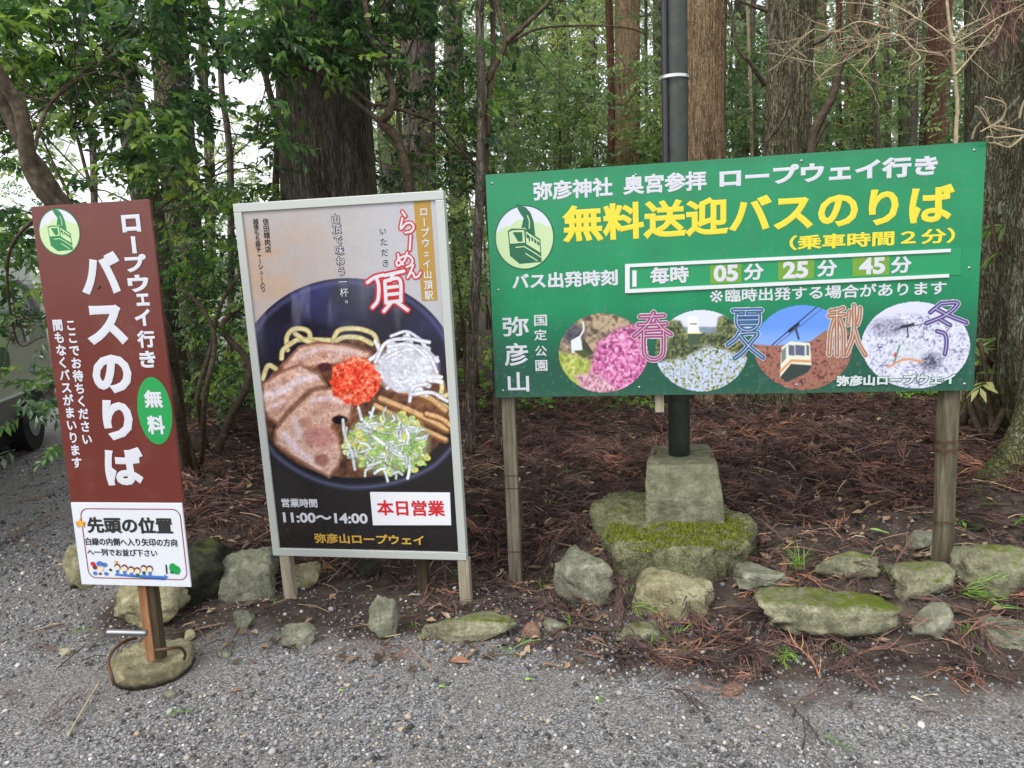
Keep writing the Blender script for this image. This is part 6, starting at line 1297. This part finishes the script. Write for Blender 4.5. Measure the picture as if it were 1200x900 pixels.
# pale slim stems
p = at(1027, 300, 9); p[2] = zat(p[0], p[1]); s5 = empty('sapling', 'slim pale grey stem before the dim trunks above green board', 'sapling', p)
wood_part(s5, 'stem', [(1028, 380, 9), (1028, 170, 9), (1024, 90, 9), (1021, 50, 9), (1019, -40, 9)], .04, .03, BK_MOSS, seed=17)
p = at(878, 300, 9); p[2] = zat(p[0], p[1]); s6 = empty('sapling', 'thin pale sapling between lamp pole and thick mossy trunk', 'sapling', p)
wood_part(s6, 'stem', [(881, 400, 9), (881, 180, 9), (879, 90, 9), (876, 10, 9), (875, -50, 9)], .022, .016, BK_PALE, seed=18)
for i, (x1, x2, Y, r_, mt_) in enumerate([(604, 606, 12, .05, BK_DARK), (627, 625, 14, .04, BK_MOSS), (682, 684, 13, .05, BK_DARK), (757, 758, 12, .035, BK_DARK), (884, 886, 11, .05, BK_DARK), (985, 984, 12, .06, BK_RED), (1040, 1041, 11, .05, BK_DARK), (1083, 1080, 15, .08, BK_MOSS), (1132, 1131, 9, .05, BK_DARK), (466, 467, 10, .05, BK_MOSS), (345, 346, 11, .05, BK_DARK), (262, 270, 9, .045, BK_DARK), (240, 246, 12, .09, BK_MOSS), (96, 110, 10, .05, BK_DARK)]):
    p = at(x2, 300, Y); p[2] = zat(p[0], p[1]); t_ = empty('slim_tree', ['slim dark stem', 'slim mossy stem', 'slim dark stem'][i % 3] + ' behind, ' + ['just right of the forked tree', 'above the shrine lettering', 'left of the brown ridged trunk', 'right of the brown ridged trunk', 'left of the thick pale mossy trunk', 'just right of the leaning dark stem', 'right of the slim pale grey stem', 'left of the reddish trunk', 'right of the reddish trunk', 'above the right part of ramen poster', 'at the left edge of the huge trunk', 'between brown sign and huge trunk', 'beside the pale barked trunk', 'behind the brown sign emblem'][i], 'tree', p, 'slim stems in the wood')
    wood_part(t_, 'stem', [(x2, 470, Y), (x2, 200, Y), (x1 + 3 * math.sin(i), 90, Y), (x1, -60, Y), (x1 + 4, -260, Y)], r_, r_ * .6, mt_, seed=900 + i, seg=9)
# bare pale-twigged shrub at top right
zx, zy = 3.53, 0
def z4(x, y, Y): return (860 + x / 3.53, y / 3.53, Y)
p = at(1121, 400, 4.2); p[2] = zat(p[0], p[1]); bs = empty('bare_sapling', 'leafless sapling with pale spreading twigs over right end of green board', 'sapling', p)
wood_part(bs, 'stem', [(1124, 470, 4.15), (1122, 300, 4.1)] + [z4(*q) for q in [(918, 580, 4.1), (925, 450, 4.1), (915, 320, 4.1), (905, 200, 4.1), (890, 90, 4.1), (878, -30, 4.1)]], .013, .007, BK_PALE, seed=19)
BR = [[(905, 310), (870, 235), (800, 215), (740, 200), (690, 150), (600, 145), (540, 200), (430, 265), (330, 255), (225, 235)], [(905, 185), (840, 130), (760, 80), (700, 95), (640, 120)], [(915, 310), (960, 260), (1010, 200), (1060, 140), (1090, 100)], [(905, 185), (1000, 130), (1100, 70), (1230, 0)], [(905, 195), (960, 205), (1020, 195), (1080, 170)],
      [(600, 145), (590, 210), (520, 300)], [(700, 150), (660, 60), (560, 20), (440, 10)], [(740, 200), (770, 240), (730, 270)], [(760, 80), (700, 40), (620, 10)], [(640, 120), (520, 90), (420, 130), (330, 120)], [(905, 180), (940, 120), (1000, 90), (1060, 60)], [(800, 215), (760, 180), (690, 150), (560, 170), (480, 150)], [(430, 265), (400, 280), (340, 330)], [(300, 240), (240, 200), (215, 170)]]
for k, q in enumerate(BR): wood_part(bs, 'branch', [z4(a, b, 4.1 - .25 * math.sin(j * .5 + k)) for j, (a, b) in enumerate(q)], .0054, .0024, BK_PALE, seed=60 + k, seg=6)
twigs(bs, [at(*z4(a, b, 3.95)) for q in BR for a, b in q[1:]], 120, .26, .0021, BK_PALE, 8, per=2)
p = at(1210, 330, 3.7); p[2] = zat(p[0], p[1]); b2 = empty('bare_sapling', 'pale crooked twigs reaching in at the right edge beside green board corner', 'sapling', p)
for k, q in enumerate([[(1400, 640), (1290, 560), (1200, 560), (1100, 570), (1050, 565)], [(1200, 562), (1140, 608), (1080, 592), (1052, 590), (1048, 568)], [(1200, 545), (1100, 525), (1060, 525), (1020, 545)], [(1060, 525), (1110, 490), (1120, 430), (1040, 400)], [(1180, 490), (1200, 420), (1230, 400)], [(985, 575), (1000, 530), (1020, 505)], [(1060, 520), (1020, 460), (1000, 440)]]):
    wood_part(b2, 'branch', [z4(a, b, 3.5 - .03 * j) for j, (a, b) in enumerate(q)], .006, .003, BK_PALE, seed=80 + k, seg=6)
wood_part(b2, 'stem', [(1200 + 60, 180, 3.5), (1290, 330, 3.6), (1300, 520, 3.7), (1300, 640, 3.75)], .008, .012, BK_PALE, seed=90)
twigs(b2, [at(*z4(a, b, 3.45)) for a, b in [(1100, 570), (1060, 525), (1120, 440), (1140, 600)]], 12, .14, .002, BK_PALE, 18, per=1)
# hanging dead cedar spray at top right
r = np.random.default_rng(9); pp = np.array([at(1174 + r.normal(0, 6), y_, 4.4) for y_ in np.linspace(-30, 44, 60)]); M_ = euler_mats(r.normal(0, .5, 60), np.full(60, 1.2) + r.normal(0, .25, 60), r.uniform(0, 6.28, 60))
V, F, rn = place_templates(FT, pp, M_, np.full(60, .7), np.clip(r.normal(.6, .15, 60), 0, 1), 3); tag(link('dead_cedar_spray', mesh_np('dead_cedar_spray', V, F, rnd=rn), LITTER), 'reddish dead cedar spray hanging before the massive right trunk', 'branch')

# ------------------------------------------------------------------ undergrowth and background bushes
def bush(label, x0, y0, x1, y1, Y0, Y1, n, T, mt, tone, seed, gap=.3, s=(.8, 1.3), sig=.1, group='bushes filling the wood behind the signs', per=2, name='evergreen_bush'):
    C = zone(n, x0, y0, x1, y1, Y0, Y1, seed, gap, .01)
    if len(C) < 3: return
    c = C.mean(0); b = np.array([c[0], c[1], zat(c[0], c[1])]); o = empty(name, label, 'bush', b, group)
    foliage('foliage', C, T, mt, o, s, seed + 50, sig, tone, .3, per=per)
    r = np.random.default_rng(seed); 
    for k in range(3):
        e = C[r.integers(len(C))]; mb = MB(); mb.tube(smooth_path([b + [r.normal(0, .1), r.normal(0, .1), -.05], (b + e) / 2 + r.normal(0, .12, 3), e], 9) - b, np.linspace(.03, .012, 9), 6); mb.build('stem', BK_SMOOTH, o, True)
    return o
B_ = [('bright green leafy bush behind the minibus', -260, 190, 60, 400, 11, 14, 300, T_MID, LF_NEAR, .75), ('sunlit bush seen between brown sign and ramen poster', 180, 330, 330, 440, 9, 12, 130, T_MID, LF_NEAR, .8),
  ('blue green bush above the shrine lettering', 575, 60, 700, 210, 8.6, 10.2, 300, T_MID, LF_MID, .45), ('yellow green bush left of brown ridged trunk', 600, 0, 720, 150, 11, 13, 240, T_MID, LF_MID, .8), ('green bush between ridged trunk and lamp pole', 742, 60, 812, 200, 9, 11, 190, T_MID, LF_MID, .6),
  ('dark bush between lamp pole trunk and mossy trunk', 845, 40, 905, 190, 8.5, 11, 160, T_MID, LF_MID, .35), ('green bush right of the leaning dark stem', 950, 60, 1060, 180, 9.5, 12, 250, T_MID, LF_MID, .5), ('dark glossy bush left of massive lichen trunk', 1105, 90, 1165, 200, 6.8, 8.4, 120, T_MID, LF_MID, .35),
  ('low glossy bush right of green board edge', 1135, 230, 1190, 420, 6.6, 7.6, 90, T_NEAR, LF_MID, .3), ('bush beside slim greyish trunk left of green board', 510, 120, 572, 440, 7.5, 9.5, 180, T_MID, LF_MID, .55), ('bush behind gap left of the huge dark trunk', 250, 120, 335, 300, 9.5, 12, 110, T_MID, LF_MID, .7),
  ('bush behind gap right of the huge dark trunk', 440, 60, 475, 230, 9.5, 11.5, 60, T_MID, LF_MID, .5)]
for i, b in enumerate(B_): bush(*b, seed=500 + i, gap=.36)
for i, (a, y0_, b, y1_, Y0, n) in enumerate([(480, -160, 640, 100, 12, 200), (620, -160, 800, 40, 13, 240), (780, -160, 960, 120, 12, 240), (950, -160, 1120, 80, 12, 240), (1080, -160, 1320, 120, 11, 240), (560, 100, 760, 330, 13, 240), (740, 100, 960, 330, 13.5, 240), (920, 100, 1160, 330, 13, 260), (1150, 120, 1420, 420, 10, 220), (340, -140, 520, 140, 12, 150)]):
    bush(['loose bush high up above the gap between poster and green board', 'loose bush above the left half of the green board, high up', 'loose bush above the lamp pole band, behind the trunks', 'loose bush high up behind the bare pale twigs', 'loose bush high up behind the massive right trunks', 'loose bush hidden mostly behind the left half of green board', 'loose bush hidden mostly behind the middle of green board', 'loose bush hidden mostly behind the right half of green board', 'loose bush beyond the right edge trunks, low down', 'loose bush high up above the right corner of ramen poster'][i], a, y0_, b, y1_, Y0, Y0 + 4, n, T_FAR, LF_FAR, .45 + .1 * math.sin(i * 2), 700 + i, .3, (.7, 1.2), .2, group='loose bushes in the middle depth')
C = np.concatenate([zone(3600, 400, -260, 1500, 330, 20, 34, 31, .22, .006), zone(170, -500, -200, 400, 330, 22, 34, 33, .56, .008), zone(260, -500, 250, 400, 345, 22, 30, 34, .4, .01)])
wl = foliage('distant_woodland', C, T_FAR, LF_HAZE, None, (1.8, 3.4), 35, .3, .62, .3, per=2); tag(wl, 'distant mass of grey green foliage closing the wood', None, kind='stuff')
# ground plants
def low_plants(label, x0, y0, x1, y1, n, seed, T=T_NEAR, s=(.6, 1.1), mt=LF_PLANT, tone=.6):
    r = np.random.default_rng(seed); P = []
    for k in range(n):
        q = hit(r.uniform(x0, x1), r.uniform(y0, y1)); P.append(q + [0, 0, r.uniform(.03, .16)])
    o = foliage('ground_plants', np.array(P), T, mt, None, s, seed, .05, tone, .3, per=2); return tag(o, label, None, kind='stuff')
low_plants('low bright green plants on the bank between brown sign and poster', 205, 405, 325, 470, 110, 41)
low_plants('low green plants behind left half of green board', 560, 462, 760, 486, 60, 42, tone=.5); low_plants('low green plants under right half of green board', 940, 462, 1180, 474, 60, 43, tone=.6); low_plants('low plants behind the poster and board gap', 535, 400, 580, 460, 40, 44)
r = np.random.default_rng(77); PT = []
for k in range(150):
    q = hit(r.uniform(560, 1190), r.uniform(470, 620)); PT.append(q + [0, 0, .015])
tag(foliage('seedlings', np.array(PT), [spray_template(520 + k, 5, .03, .014, True, .05) for k in range(4)], LF_PLANT, None, (.8, 1.5), 78, .03, .55, .3, per=1), 'tiny green seedlings dotted through the litter under green board', None, kind='stuff')
bp = bush('broad leaved plant right of the green board beside big trunk', 1142, 230, 1182, 330, 5.0, 5.3, 7, T_BIG, LF_MID, .6, 801, .2, (.8, 1.0), .05, group=None, per=1, name='leafy_plant')
bp = bush('broad leaved plant at the foot of the leaning right trunk', 1146, 395, 1176, 462, 4.9, 5.2, 7, T_BIG, LF_MID, .65, 802, .2, (.8, 1.0), .05, group=None, per=1, name='leafy_plant')
